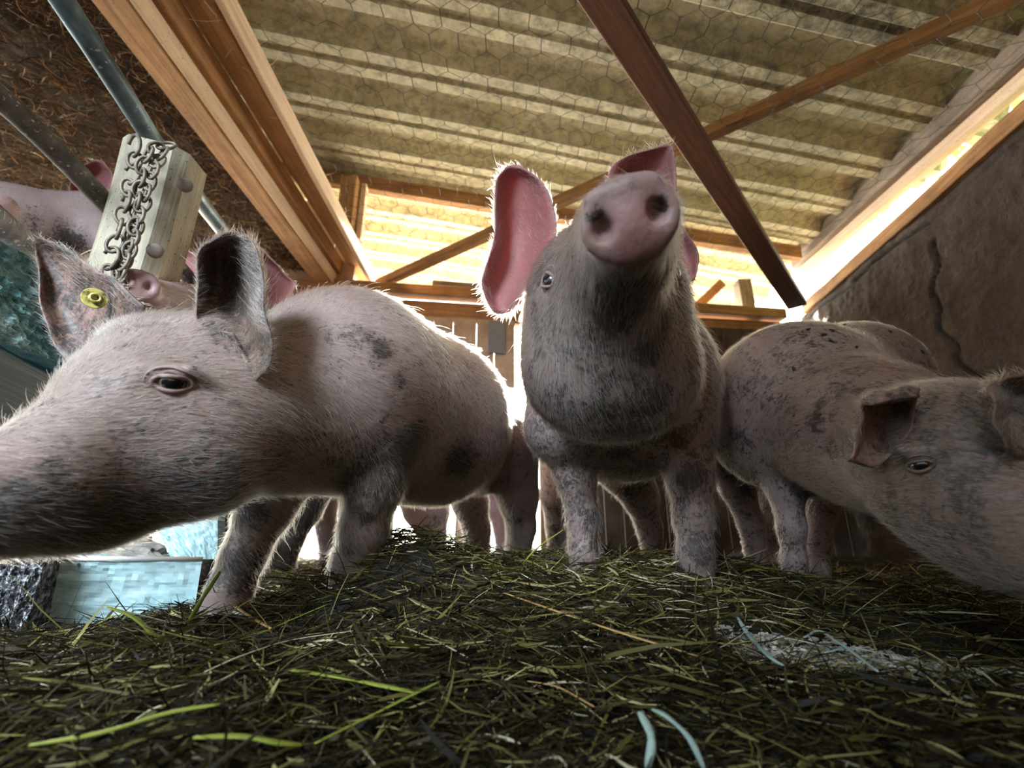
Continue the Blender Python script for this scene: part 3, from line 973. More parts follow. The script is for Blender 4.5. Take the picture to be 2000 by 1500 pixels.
T('roof_post', 'short light pine post standing on the loft edge under the roof', (-1.045, 2.50, 1.88), (-1.045, 2.50, 2.30), 0.10, 0.13, M_wood, 'post', up=(0, 1, 0))
T('post_cleat', 'narrow pale cleat nailed beside the short roof post', (-0.975, 2.54, 1.88), (-0.975, 2.54, 2.30), 0.035, 0.05, M_wood_light, 'cleat', up=(0, 1, 0))
# back wall line: y = 2.87 + .12 x
def by(x, off=0.0): return 2.87 + 0.12 * x + off
T('back_rail', 'brown sawn rail along the top of the far wall', (-1.4, by(-1.4), 1.66), (2.0, by(2.0), 1.63), 0.09, 0.075, M_wood, 'rail')
T('back_plank', 'grey brown plank lying on the far top rail behind the middle pig ear', (-.55, by(-.55, .05), 1.735), (1.25, by(1.25, .05), 1.71), 0.10, 0.035, M_wood_grey, 'plank')
T('lower_back_rail', 'wide lighter rail below the top rail of the far wall', (-1.4, by(-1.4, .03), 1.535), (2.0, by(2.0, .03), 1.51), 0.05, 0.135, M_wood, 'rail')
T('back_rail', 'third brown rail low on the right of the far wall', (.75, by(.75, .02), 1.37), (2.0, by(2.0, .02), 1.36), 0.06, 0.09, M_wood_brown, 'rail')
T('corner_post', 'square grey post in the far right corner under the roof', (1.80, 3.22, 0.0), (1.80, 3.22, 1.97), 0.10, 0.10, M_wood_grey, 'post', up=(0, 1, 0))
T('corner_strut', 'short diagonal strut leaning beside the far corner post', (1.32, 3.22, 1.66), (1.66, 3.26, 1.98), 0.05, 0.07, M_wood, 'strut')

# far wall: vertical boards with daylight seams, window gap and open slats below
g = Geo(); gd_ = Geo()
def bboard(x0, x1, z0, z1, off=0.0):
    xm = (x0 + x1) / 2
    g.box((xm, by(xm, off), (z0 + z1) / 2), ((x1 - x0) / 2, 0.12 * (x1 - x0) / 2, 0), (0, 0.012, 0), (0, 0, (z1 - z0) / 2))
x = -1.6
i = 0
while x < 2.32:
    wd = 0.135 + 0.02 * math.sin(i * 2.3)
    x1 = x + wd - 0.0035
    lo = 0.34
    if -0.20 < x <= -0.06:      # gap where the low sun stands
        bboard(x, x1, lo, 0.78); bboard(x, x1, 1.0, 1.47)
    elif -0.06 < x < 0.42:
        bboard(x, x1, lo if x < .12 else -0.09, 0.74)
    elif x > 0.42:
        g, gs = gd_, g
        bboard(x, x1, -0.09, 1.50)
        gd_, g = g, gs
    else:
        bboard(x, x1, lo, 1.47 if x > -1.12 else 2.3)
    x += wd; i += 1
bboard(-1.6, 0.42, 0.30, 0.36, -0.02)
wall_back = mesh_obj('wall_back', g.V, g.F, M_board)
tag(wall_back, kind='structure')
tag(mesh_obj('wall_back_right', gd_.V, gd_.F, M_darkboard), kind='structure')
for xx, lab in ((-1.05, 'pale fence slat low in the far wall, left of the others'), (-.72, 'pale fence slat low in the far wall seen beside the left pig foreleg'), (-.30, 'pale fence slat low in the far wall behind the left pig belly'), (0.06, 'broad pale slat in the far wall opening between the two big pigs'), (0.27, 'narrow pale slat beside the middle pig left foreleg')):
    o = T('fence_slat', lab, (xx, by(xx), -0.06), (xx, by(xx), 0.33), 0.07, 0.02, M_white, 'slat', group='slats low in the far wall', up=(0, 1, 0))
g = Geo(); g.box((-0.10, by(-0.10, -0.03), 1.34), (0.055, 0.0066, 0), (0, 0.006, 0), (0, 0, 0.115))
tag(mesh_obj('grey_panel', g.V, g.F, M_greypanel), 'small dark grey panel fixed to the far board wall left of the middle pig', 'panel')

# right wall of rough plaster with a vertical crack and a settling joint
def wall_x(y): return 1.86 + 0.104 * y
nyw, nzw = 260, 160
V, ck = [], []
ywl = np.linspace(-1.6, 3.2, nyw); zwl = np.linspace(-0.15, 1.655, nzw)
for y in ywl:
    for z in zwl:
        yc = 2.0 + 0.05 * math.sin(z * 7) + 0.02 * math.sin(z * 31)
        c = math.exp(-((y - yc) / 0.016) ** 2) * (1 if z < 1.5 else 0)
        zj = 1.60 + 0.012 * math.sin(y * 9)
        c2 = math.exp(-((z - zj) / 0.010) ** 2) * (1 if y > 1.95 else 0.3)
        cc = max(c, c2)
        bmp = 0.018 * noise.fractal(Vector((y * 3, z * 3, 1.7)), 0.8, 2.1, 5) + 0.006 * noise.noise(Vector((y * 22, z * 22, 3)))
        V.append((wall_x(y) - bmp + 0.02 * cc, y, z)); ck.append(cc)
Fc = [(i*nzw+j, i*nzw+j+1, (i+1)*nzw+j+1, (i+1)*nzw+j) for i in range(nyw-1) for j in range(nzw-1)]
n0 = len(V)
for y, z in ((-1.6, -.15), (-1.6, 1.655), (3.2, 1.655), (3.2, -.15)): V.append((wall_x(y) + 0.16, y, z))
Fc.append((n0, n0+1, n0+2, n0+3))
top = [i*nzw + nzw - 1 for i in range(nyw)]
Fc.append(tuple(top) + (n0+2, n0+1))
ck += [0] * 4
wr = mesh_obj('wall_right', V, Fc, M_wall, smooth=False)
a = wr.data.attributes.new('crack', 'FLOAT', 'POINT'); a.data.foreach_set('value', np.array(ck, np.float32))
tag(wr, kind='structure')
T('wall_sill', 'worn brown timber sill lying along the top of the right wall', (wall_x(-1.6) + .06, -1.6, 1.695), (wall_x(3.1) + .06, 3.1, 1.68), 0.17, 0.08, M_wood, 'sill', segs=30, warp=0.012)
T('eaves_beam', 'stained grey brown eaves beam under the roof edge on the right', (wall_x(-1.6) + 0.03, -1.6, 1.69), (wall_x(3.15) + 0.03, 3.15, 2.115), 0.09, 0.13, M_wood_grey, 'beam', segs=20)
T('eaves_board', 'lighter board below the stained eaves beam, above the bright gap', (wall_x(-1.6) + 0.06, -1.6, 1.625), (wall_x(3.12) + 0.06, 3.12, 2.02), 0.05, 0.085, M_wood_light, 'board', segs=20)

# unseen boards added behind the photographer to shade the right; left stays open
g = Geo()
xx = -0.15
while xx < 1.9:
    g.box((xx + 0.09, -1.62, 1.0), (0.088, 0, 0), (0, 0.012, 0), (0, 0, 1.15))
    xx += 0.18
tag(mesh_obj('wall_light_blocker', g.V, g.F, M_board), kind='structure')

# ------------------------------------------------------------------ chicken wire under the roof
def wire_z(x, y): return 1.90 - 0.04 * x + 0.05 * (y - 1.4) - 0.03 * math.exp(-((x - .5) ** 2 + (y - 1.5) ** 2) / .6) + 0.012 * math.sin(x * 5) * math.cos(y * 4)
cell = 0.105
g = Geo()
hx, hy = cell, cell * 0.5
def hexv(i, j, s):   # vertices of a brick-like hexagon net
    return (i, j, s)
rows = []
jn, inn = int(3.6 / (cell * 0.75)), int(3.0 / cell)
def wp(x, y):
    jx = 0.008 * noise.noise(Vector((x * 9, y * 9, 4))); jy = 0.010 * noise.noise(Vector((x * 9, y * 9, 8)))
    return np.array((x + jx, y + jy, wire_z(x, y) + 0.006 * noise.noise(Vector((x * 14, y * 14, 1)))))
for j in range(jn):
    y0 = -0.3 + j * cell * 0.86
    off = (j % 2) * cell / 2
    for i in range(inn):
        x0 = -0.99 + i * cell + off
        a = wp(x0, y0 + cell * 0.16); b = wp(x0 + cell / 2, y0 - cell * 0.12); c = wp(x0 - cell / 2, y0 - cell * 0.12)
        d = wp(x0, y0 + cell * 0.16 + cell * 0.58)
        for p, q, r in ((a, b, 0.0011), (a, c, 0.0011), (a, d, 0.0018)):
            if max(p[0], q[0]) > wall_x(p[1]) + 0.02: continue
            V2, F2 = tube_geo([p, (p + q) / 2 + rng.normal(0, 0.0015, 3), q], r, 4)
            g.add(V2, F2)
wire = mesh_obj('chicken_wire', g.V, g.F, M_wire)
tag(wire, 'rusty hexagonal chicken wire stretched under the corrugated roof', 'wire netting')

# ------------------------------------------------------------------ straw loft over the left pen
V = []
lx = np.linspace(-4.4, -1.22, 90); ly = np.linspace(-1.2, 3.6, 120)
for y in ly:
    for x in lx:
        V.append((x, y, 1.80 + 0.05 * noise.fractal(Vector((x * 2.5, y * 2.5, 0)), 0.9, 2.0, 4)))
nx = len(lx)
Fc = [(j*nx+i, j*nx+i+1, (j+1)*nx+i+1, (j+1)*nx+i) for j in range(len(ly)-1) for i in range(nx-1)]
tag(mesh_obj('ceiling_loft', V, Fc, M_haybed, smooth=True), kind='structure')
def loft_sampler(n):
    x = -1.26 - 2.3 * rng.random(n) ** 1.2; y = rng.uniform(-0.2, 3.4, n)
    return x, y, 1.79 - rng.random(n) * 0.05
loft = strands('loft_straw', 42000, loft_sampler, lambda n, x, y: rng.uniform(0.02, 0.10, n), lambda n, x, y: rng.uniform(0.0015, 0.0045, n), M_loft, lambda n, x, y: np.clip(rng.beta(1.5, 2.4, n), 0, 1), 0.35)
tag(loft, 'dark brown matted straw hanging from the loft over the left pen', 'straw', kind='stuff')
def edge_sampler(n):
    y = rng.uniform(0.3, 2.9, n); 
    y = np.where(rng.random(n) < 0.35, rng.uniform(0.85, 1.15, n), y)
    return -1.03 + rng.normal(0, 0.02, n) , y, 1.90 + rng.normal(0.0, 0.03, n)
es = strands('edge_straw', 520, edge_sampler, lambda n, x, y: rng.uniform(0.05, 0.16, n), lambda n, x, y: rng.uniform(0.002, 0.004, n), M_stalk_pale, lambda n, x, y: rng.random(n), 0.6)
tag(es, 'loose pale straws poking out between the loft planks', 'straw', kind='stuff')

# ------------------------------------------------------------------ left pen: post, pipes, chain, boards, trough
pen = empty('pen_railing', W(230, 620, 0.93))
tag(pen, 'grey pipe railing with a pale chunky wooden post at the left', 'railing')
def child_of_pen(o):
    o.parent = pen
    o.matrix_parent_inverse = Matrix.Translation(-pen.location)
    return o
pa, pb = W(240, 600, 0.93), W(326, 308, 0.98)
child_of_pen(beam('post', pa, pb, 0.125, 0.12, M_wood_pale, up=(0.25, -1, 0.1), bevel=0.022, segs=16, warp=0.008, origin=False))
def pipe(name, pts, r, mt):
    V, Fq = tube_geo(catmull([W(*p) for p in pts], 16), r, 20, rough=0.03)
    return child_of_pen(mesh_obj(name, V, Fq, mt, smooth=True))
pipe('pipe', [(60, -90, .72), (190, 105, .83), (322, 312, 1.02)], 0.019, M_pipe)
pipe('pipe', [(-60, 138, .70), (90, 275, .82), (240, 432, .99)], 0.019, M_rustpipe)
pipe('pipe', [(-60, 385, .62), (20, 455, .72), (150, 560, .95)], 0.020, M_rustpipe)
pipe('pipe', [(355, 345, 1.08), (400, 405, 1.2), (470, 495, 1.45)], 0.019, M_pipe)
pipe('pipe', [(300, 470, 1.05), (370, 545, 1.2), (430, 610, 1.4)], 0.019, M_rustpipe)
for (u, v, d) in ((362, 362, .925), (303, 490, .865)):
    c = W(u, v, d); nn = (np.array((0, 0, CAMZ)) - c); nn /= np.linalg.norm(nn)
    bm = bmesh.new(); bmesh.ops.create_uvsphere(bm, u_segments=16, v_segments=10, radius=0.014)
    bmesh.ops.scale(bm, vec=(1, 1, 0.35), verts=bm.verts)
    o = bm_obj('knot', bm, M_wood_grey, smooth=True)
    o.location = Vector(c); o.rotation_euler = Vector(nn).to_track_quat('Z', 'Y').to_euler()
    child_of_pen(o)
# chain: a double strand of oval links hanging down the face of the post
chain = empty('chain', W(240, 540, 0.84))
tag(chain, 'tangled rusty link chain hanging down the face of the pale post', 'chain')
def link_mesh(a, b, r, op=0):
    path = []
    n = 20 if not op else 15
    for i in range(n):
        th = 2 * math.pi * i / 20
        path.append((a * math.cos(th), b * math.sin(th), 0))
    V, Fq = tube_geo(path, r, 7, closed=not op)
    me = bpy.data.meshes.new('link'); me.from_pydata([tuple(map(float, v)) for v in V], [], Fq); me.update(); me.materials.append(M_chain); me.shade_smooth()
    return me
LM = [link_mesh(0.0175, 0.0108, 0.0031), link_mesh(0.0215, 0.0170, 0.0032, 1)]
cpath = [
    [(325, 285, .90), (290, 300, .87), (278, 340, .865), (270, 390, .86), (262, 440, .85), (250, 490, .84), (232, 545, .83)],
    [(318, 300, .89), (300, 330, .87), (285, 380, .862), (268, 430, .85), (256, 480, .84), (238, 520, .83), (228, 552, .825)],
    [(262, 285, .875), (262, 320, .87), (250, 370, .86), (240, 420, .85), (226, 470, .835), (212, 520, .825), (222, 550, .82)],
]
nl = 0
for ci, cp_ in enumerate(cpath):
    P = catmull([W(*p) for p in cp_], 20)
    seg = np.linalg.norm(np.diff(P, axis=0), axis=1); s = np.concatenate([[0], np.cumsum(seg)])
    step = 0.0235 if ci < 2 else 0.029
    t = 0.0; k = 0
    while t < s[-1] and nl < 96:
        p = np.array([np.interp(t, s, P[:, j]) for j in range(3)])
        q = np.array([np.interp(min(t + 0.01, s[-1] + .001), s, P[:, j]) for j in range(3)])
        d = Vector(q - p)
        if d.length < 1e-6: break
        d.normalize()
        view = Vector(-p + np.array((0, 0, CAMZ))).normalized()
        zz = (view - d * view.dot(d)).normalized()
        ang = (0.35 if k % 2 else 1.25) + random.uniform(-.35, .35)
        Rm = Matrix((d, zz.cross(d), zz)).transposed().to_4x4() @ Matrix.Rotation(ang, 4, 'X') @ Matrix.Rotation(random.uniform(-.25, .25), 4, 'Z')
        o = bpy.data.objects.new('link', LM[1] if (ci == 2 and k % 2 == 0) else LM[0])
        COL.objects.link(o)
        o.parent = chain
        o.matrix_local = Matrix.Translation(Vector(p) + view * (0.006 + 0.004 * random.random()) - chain.location) @ Rm
        nl += 1; k += 1; t += step
# rough teal block and dark boards behind the left pig's head
def slab(name, label, cat, corners, depth_vec, mt, disp=0.004, res=26):
    """a thick slab: four front corners (world), extruded by depth_vec, front roughened"""
    c = [np.asarray(p, float) for p in corners]
    dv = np.asarray(depth_vec, float)
    V, Fq = [], []
    nrm = np.cross(c[1] - c[0], c[3] - c[0]); nrm /= np.linalg.norm(nrm)
    for layer in (0, 1):
        for j in range(res + 1):
            for i in range(res + 1):
                s, t = i / res, j / res
                p = c[0]*(1-s)*(1-t) + c[1]*s*(1-t) + c[2]*s*t + c[3]*(1-s)*t
                if layer == 0: p = p + nrm * disp * noise.fractal(Vector((s * 9, t * 9, len(label))), 0.7, 2.2, 5)
                V.append(p + dv * layer)
    m = res + 1; o2 = m * m
    for j in range(res):
        for i in range(res):
            a = j*m + i
            Fq.append((a, a+1, a+m+1, a+m)); Fq.append((o2+a, o2+a+m, o2+a+m+1, o2+a+1))
    for i in range(res):
        Fq.append((i, o2+i, o2+i+1, i+1)); b = res*m + i; Fq.append((b, b+1, o2+b+1, o2+b))
        b = i*m; Fq.append((b, b+m, o2+b+m, o2+b)); b = i*m + res; Fq.append((b, o2+b, o2+b+m, b+m))
    o = mesh_obj(name, V, Fq, mt, smooth=False)
    rebase(o, np.mean(V, 0))
    tag(o, label, cat)
    return o
slab('rendered_wall_block', 'rough teal rendered block at the left edge beside the pig ear', 'block', [W(-60, 440, .66), W(170, 560, .82), W(170, 735, .82), W(-60, 640, .66)], (-0.05, 0.12, 0.0), M_concrete, 0.012, 60)
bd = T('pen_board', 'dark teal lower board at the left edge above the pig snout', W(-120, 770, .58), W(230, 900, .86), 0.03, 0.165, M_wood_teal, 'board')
T('pen_board', 'dark board added to fill the dark gap between the teal block and the lower teal board', W(-100, 640, .72), W(200, 790, .95), 0.03, 0.10, M_wood_teal, 'board')  # added board, stands where there is only a dark gap
# trough
tr = empty('feeding_trough', W(220, 1230, .80))
tag(tr, 'pale blue feeding trough with a lighter rim on the floor at the left', 'trough')
def child_of(o, par):
    o.parent = par; o.matrix_parent_inverse = Matrix.Translation(-par.location); return o
A0, A1 = W(88, 1092, .76), W(395, 1094, .90)
B0, B1 = W(30, 1252, .74), W(372, 1236, .86)
ax = (A1 - A0) / np.linalg.norm(A1 - A0)
back = np.array((-ax[1], ax[0], 0)) * 0.24
def part_slab(name, corners, dv, mt, par, disp=0.003):
    o = slab(name, 'x', 'x', corners, dv, mt, disp)
    del o['label']; del o['category']
    o.parent = par
    o.location = o.location - par.location
    return o
part_slab('front_panel', [A0, A1, B1, B0], back * 0.04, M_trough, tr)
part_slab('back_panel', [A0 + back, A1 + back, B1 + back, B0 + back], back * 0.04, M_trough, tr)
part_slab('bottom_panel', [B0 + (0, 0, .02), B1 + (0, 0, .02), B1 + back + (0, 0, .02), B0 + back + (0, 0, .02)], (0, 0, -0.01), M_trough, tr)
V, Fq = tube_geo([A0 + (0, 0, .002), (A0 + A1) / 2 + (0, 0, .001), A1 + (0, 0, .002)], 0.0045, 10)
child_of(mesh_obj('rim', V, Fq, M_white, smooth=True), tr)
slab('aggregate_slab', 'dark pebbly concrete slab at the left edge beside the blue trough', 'slab', [W(-60, 1062, .70), W(92, 1076, .73), W(40, 1262, .70), W(-60, 1262, .66)], (-0.03, 0.08, 0.0), M_aggregate, 0.008, 50)
def rock(name, label, cat, u, v, d, rad, mt, seed):
    bm = bmesh.new(); bmesh.ops.create_icosphere(bm, subdivisions=4, radius=1)
    for vv in bm.verts:
        n_ = noise.fractal(vv.co * 1.3 + Vector((seed, 0, 0)), 0.8, 2, 4)
        f = 1 + 0.28 * n_
        vv.co = Vector((round(vv.co.x * 2.2) / 2.2 * .35 + vv.co.x * .65, vv.co.y, vv.co.z)) * f
        vv.co = Vector((vv.co.x * rad[0], vv.co.y * rad[1], vv.co.z * rad[2]))
    o = bm_obj(name, bm, mt); o.location = Vector(W(u, v, d)); tag(o, label, cat); return o
rock('stone_lump', 'brown grey stone lump behind the rim of the blue trough', 'stone', 215, 1092, 1.03, (0.13, 0.06, 0.05), M_rubble, 3)
slab('pale_board', 'pale teal board leaning behind the trough under the big left pig jaw', 'board', [W(290, 1000, 1.04), W(425, 985, 1.10), W(425, 1092, 1.06), W(335, 1092, 1.0)], (0.0, 0.03, 0.0), M_trough, 0.003)

# foliage outside, beyond the right wall
def leaf_sampler(n):
    x = rng.uniform(3.0, 4.6, n); y = rng.uniform(-1.0, 2.9, n); z = rng.uniform(0.3, 4.2, n)
    return x, y, z
tree = empty('bush', (3.8, 1.0, -0.08))
tag(tree, 'sunlit yellow green bush outside seen through the gap above the right wall', 'bush')
lf = strands('foliage', 9000, leaf_sampler, lambda n, x, y: rng.uniform(0.08, 0.16, n), lambda n, x, y: rng.uniform(0.05, 0.09, n), M_leaf, lambda n, x, y: rng.random(n), 0.8)
lf['kind'] = 'stuff'
child_of(lf, tree)
for (bx, by_, hh) in ((3.6, 0.0, 3.2), (3.9, 1.1, 3.6), (3.7, 2.1, 3.0)):
    P = catmull([(bx, by_, -0.1), (bx + .1, by_ + .05, hh * .5), (bx + .3, by_ - .1, hh)], 6)
    V, Fq = tube_geo(P, [0.05 - 0.04 * i / len(P) for i in range(len(P))], 8)
    child_of(mesh_obj('stem', V, Fq, M_wood_brown, smooth=True), tree)
# ------------------------------------------------------------------ the pigs
def ball(u, v, r, d, k=0.03): 
    c = W(u, v, d); rr = R(r, d)
    return ell(c, (rr, rr, rr), None, k)
def seg(a, b, k=0.03):
    """a, b = (u, v, rpx, d)"""
    return cap(W(a[0], a[1], a[3]), R(a[2], a[3]), W(b[0], b[1], b[3]), R(b[2], b[3]), k)
def chainp(pts, k=0.02):
    return [seg(pts[i], pts[i+1], k) for i in range(len(pts)-1)]
def sp(prims, u, v, rpx, s):
    p, n = hit(prims, u, v)
    if p is None: return None
    d = p[1] * CP + (p[2] - CAMZ) * SP
    return (p, R(rpx, d), s)
def spl(prims, lst):
    return [x for x in (sp(prims, *q) for q in lst) if x is not None]
def leg(pts, k=0.02, hoof=True):
    """leg chain ending in a split hoof on the ground"""
    out = chainp(pts, k)
    u, v, r, d = pts[-1]
    c = W(u, v, d); rr = R(r, d)
    f = c - np.array((0, 0, CAMZ)); f[2] = 0; f /= np.linalg.norm(f)
    s = np.array((f[1], -f[0], 0))
    if hoof:
        for sg in (-1, 1):
            out.append(ell(c + s * sg * rr * 0.5 - f * rr * 0.5 + np.array((0, 0, -rr * 0.9)), (rr * 0.55, rr * 0.85, rr * 0.9), [s, f, (0, 0, 1)], 0.006))
    return out

# ---- A: the big pig at the left, head turned towards the left edge
A_ = [
    seg((680, 755, 190, .90), (838, 818, 147, 1.14), .06),
    seg((838, 818, 147, 1.14), (922, 872, 94, 1.40), .06),
    ball(962, 882, 62, 1.40, .05),
    seg((620, 790, 150, .80), (500, 800, 150, .70), .06),
    ball(337, 752, 134, .63, .05),
    ball(410, 835, 122, .61, .05),
    ball(380, 900, 95, .60, .05),
    seg((250, 820, 126, .565), (80, 945, 98, .475), .05),
    seg((80, 945, 98, .475), (-75, 975, 92, .43), .04),
    seg((400, 905, 80, .60), (200, 972, 80, .53), .04),
    seg((200, 972, 80, .53), (-40, 985, 78, .45), .04),
    seg((560, 858, 92, .74), (690, 835, 95, .86), .05),
    ball(315, 672, 50, .66, .05),
    ball(245, 668, 42, .655, .04),
    ball(420, 660, 46, .64, .04),
    # snout plate
    ell(W(-112, 960, .415), (.014, .05, .045), frame(np.array((-.9, -.45, .1)))[::-1], .012),
    # brow above the eye
    seg((280, 728, 14, .525), (372, 722, 14, .535), .02),
    # belly
    seg((720, 850, 112, .93), (850, 862, 112, 1.12), .05),
]
A_ += leg([(742, 848, 74, .82), (732, 945, 52, .80), (710, 1030, 42, .81), (690, 1100, 40, .82), (686, 1132, 40, .82)])
A_ += leg([(570, 900, 70, .86), (520, 990, 50, .82), (478, 1080, 38, .79), (450, 1150, 38, .77), (438, 1190, 42, .76)])
A_ += leg([(990, 880, 66, 1.34), (1012, 970, 38, 1.35), (1018, 1030, 27, 1.36), (1012, 1075, 26, 1.36)])
A_ += leg([(900, 900, 50, 1.50), (918, 980, 34, 1.52), (932, 1035, 25, 1.53), (930, 1075, 24, 1.53)])
A_ears = [
    [[(285, 600, .64), (240, 670, .665), (172, 745, .64)], [(240, 556, .65), (185, 625, .685), (130, 705, .645)], [(200, 530, .66), (150, 595, .695), (98, 665, .65)],
     [(148, 494, .67), (112, 550, .695), (79, 605, .66)], [(102, 470, .68), (88, 500, .69), (72, 540, .67)], [(74, 464, .68), (68, 470, .68), (66, 482, .68)]],
    [[(455, 650, .60), (480, 700, .60), (500, 745, .585)], [(390, 640, .60), (450, 660, .63), (529, 715, .585)], [(382, 590, .60), (440, 610, .655), (532, 655, .585)],
     [(380, 535, .60), (445, 555, .67), (522, 600, .59)], [(388, 488, .60), (448, 500, .66), (516, 545, .60)], [(415, 466, .61), (455, 470, .65), (510, 500, .61)], [(440, 460, .62), (465, 460, .63), (492, 472, .62)]],
]
A_mud = spl(A_, [(800, 880, 90, .95), (900, 900, 70, .9), (700, 930, 90, .7), (760, 930, 100, .9), (640, 900, 120, .55), (690, 990, 35, .8), (715, 1010, 22, 1), (680, 1070, 45, .55), (700, 650, 70, .55),
    (745, 680, 45, .8), (780, 740, 40, .6), (850, 680, 60, .5), (640, 620, 70, .35), (240, 1010, 150, 1.0), (100, 1030, 150, 1.0), (0, 1040, 150, 1.0), (350, 960, 110, .9), (450, 935, 90, .7),
    (90, 920, 50, .75), (180, 870, 50, .5), (20, 960, 70, .7), (290, 790, 60, .3), (400, 830, 80, .4), (540, 900, 90, .6), (1010, 1020, 30, .5), (470, 1000, 70, .9), (440, 1100, 90, .9), (480, 690, 40, .6), (420, 640, 50, .55)])
A_mud += [(W(455, 545, .64), .085, 1.1), (W(520, 620, .59), .05, .7)]  # dirt plus painted shadow inside the right ear
A_tan = spl(A_, [(300, 780, 300, .7), (330, 650, 90, .4), (420, 640, 70, .8), (410, 760, 120, .7), (200, 830, 130, .6), (100, 880, 120, .55), (380, 880, 120, .55), (20, 930, 120, .6), (690, 1050, 120, .6), (440, 1080, 150, .9), (270, 720, 100, .35)])
A_pink = spl(A_, [(0, 900, 70, .3), (850, 830, 90, .25), (1000, 850, 80, .35), (950, 860, 80, .3)])
A_flow = [(W(0, 950, .45), (.9, .35, .25)), (W(200, 850, .5), (.85, .4, .35)), (W(330, 760, .52), (.7, .4, .35)), (W(420, 880, .55), (.9, .5, -.1)), (W(300, 620, .6), (.3, .8, .6)),
          (W(100, 580, .66), (-.5, .1, .8)), (W(450, 540, .6), (.1, .2, 1)), (W(560, 760, .7), (.8, .7, -.2)), (W(700, 700, .75), (.6, .9, -.5)), (W(850, 750, 1.0), (.3, 1, -.7)), (W(720, 1000, .8), (0.2, .3, -1)), (W(950, 850, 1.3), (.2, 1, -1))]
pigA, orgA = make_pig('big dirty pig at the left, head turned left, yellow tag in its ear', A_, A_ears,
    [(337, 749, 0.06, .0190, .0098, None)], .0045, A_mud, A_tan, A_pink, 170000, .013, .00021, A_flow, ear_tan_shade=1.0, base_mud=.33, ear_mud_shade=.6, skull=(W(337, 752, .63), W(-75, 975, .43)))
# ear tag
tg = empty('ear_tag', W(184, 583, .655) - orgA); tg.parent = pigA
n_ = (np.array((0, 0, CAMZ)) - W(184, 583, .66)); n_ /= np.linalg.norm(n_)
tg.rotation_euler = Vector(n_ + np.array((.25, 0, .3))).to_track_quat('Z', 'Y').to_euler()
tg['label'] = 'round yellow button tag'
def lathe(name, prof, mt, par):
    V, Fq = [], []; n = 28
    for (r, z) in prof:
        for j in range(n): V.append((r * math.cos(2*math.pi*j/n), r * math.sin(2*math.pi*j/n), z))
    for i in range(len(prof) - 1):
        for j in range(n):
            k = (j + 1) % n
            Fq.append((i*n+j, i*n+k, (i+1)*n+k, (i+1)*n+j))
    return mesh_obj(name, V, Fq, mt, par, smooth=False)
lathe('tag_disc', [(.001, 0), (.0145, 0), (.0150, .001), (.0145, .0025), (.012, .0025), (.001, .002)], M_tag, tg)
lathe('tag_stud', [(.0075, .002), (.0072, .006), (.0055, .007), (.0045, .006), (.004, .003), (.0005, .003)], M_tag, tg)

# ---- B: the middle pig, snout lifted to the camera
fwd = np.array((0, 0, CAMZ)) - W(1228, 428, .42); fwd /= np.linalg.norm(fwd)
fwd = fwd + np.array((.10, 0, .16)); fwd /= np.linalg.norm(fwd)
s1 = np.cross((0, 0, 1.0), fwd); s1 /= np.linalg.norm(s1); s2 = np.cross(fwd, s1)
til = math.radians(-12)   # snout rolled a little
a1 = s1 * math.cos(til) - s2 * math.sin(til); a2 = s1 * math.sin(til) + s2 * math.cos(til)
sc_ = W(1229, 434, .42)
B_ = [
    ball(1210, 748, 172, .98, .05),
    seg((1210, 748, 168, .98), (1190, 760, 140, 1.35), .05),
    seg((1195, 770, 138, 1.35), (1150, 790, 95, 1.7), .06),
    ball(1185, 590, 145, .70, .05),
    ball(1180, 680, 155, .69, .05),
    ball(1120, 745, 82, .66, .05), ball(1265, 740, 92, .66, .05), ball(1190, 765, 88, .66, .05),
    ball(1318, 822, 66, .86, .05), ball(1105, 830, 80, .88, .05),
    seg((1180, 560, 128, .66), (1212, 480, 88, .52), .04),
    seg((1212, 480, 90, .52), (1227, 440, 88, .445), .02),
    seg((1205, 560, 72, .53), (1185, 680, 110, .62), .05),
    ell(sc_, (.047, .037, .011), [a1, a2, fwd], .008),
    # rim of the snout plate
    ell(sc_ + a2 * .030 + fwd * .003, (.036, .010, .010), [a1, a2, fwd], .008),
    sub(ell(sc_ + a1 * -.0245 * -1 + a2 * .001 + fwd * .010, (.0095, .0118, .020), [a1, a2, fwd], .006)),
    sub(ell(sc_ + a1 * .0245 * -1 + a2 * .001 + fwd * .010, (.0095, .0118, .020), [a1, a2, fwd], .006)),
    # brow
    # belly
    seg((1210, 820, 105, 1.0), (1190, 840, 92, 1.45), .05),
]
B_ += leg([(1110, 855, 58, .90), (1124, 930, 36, .88), (1137, 1010, 28, .87), (1140, 1075, 25, .86), (1140, 1100, 28, .86)])
B_ += leg([(1330, 850, 66, .86), (1346, 930, 42, .83), (1353, 1010, 33, .81), (1357, 1080, 30, .80), (1360, 1125, 34, .80)])
B_ += leg([(1210, 900, 60, 1.50), (1250, 970, 34, 1.52), (1268, 1030, 23, 1.52), (1275, 1085, 22, 1.52)])
B_ += leg([(1100, 900, 48, 1.62), (1085, 970, 28, 1.6), (1088, 1030, 20, 1.6), (1088, 1070, 19, 1.6)])
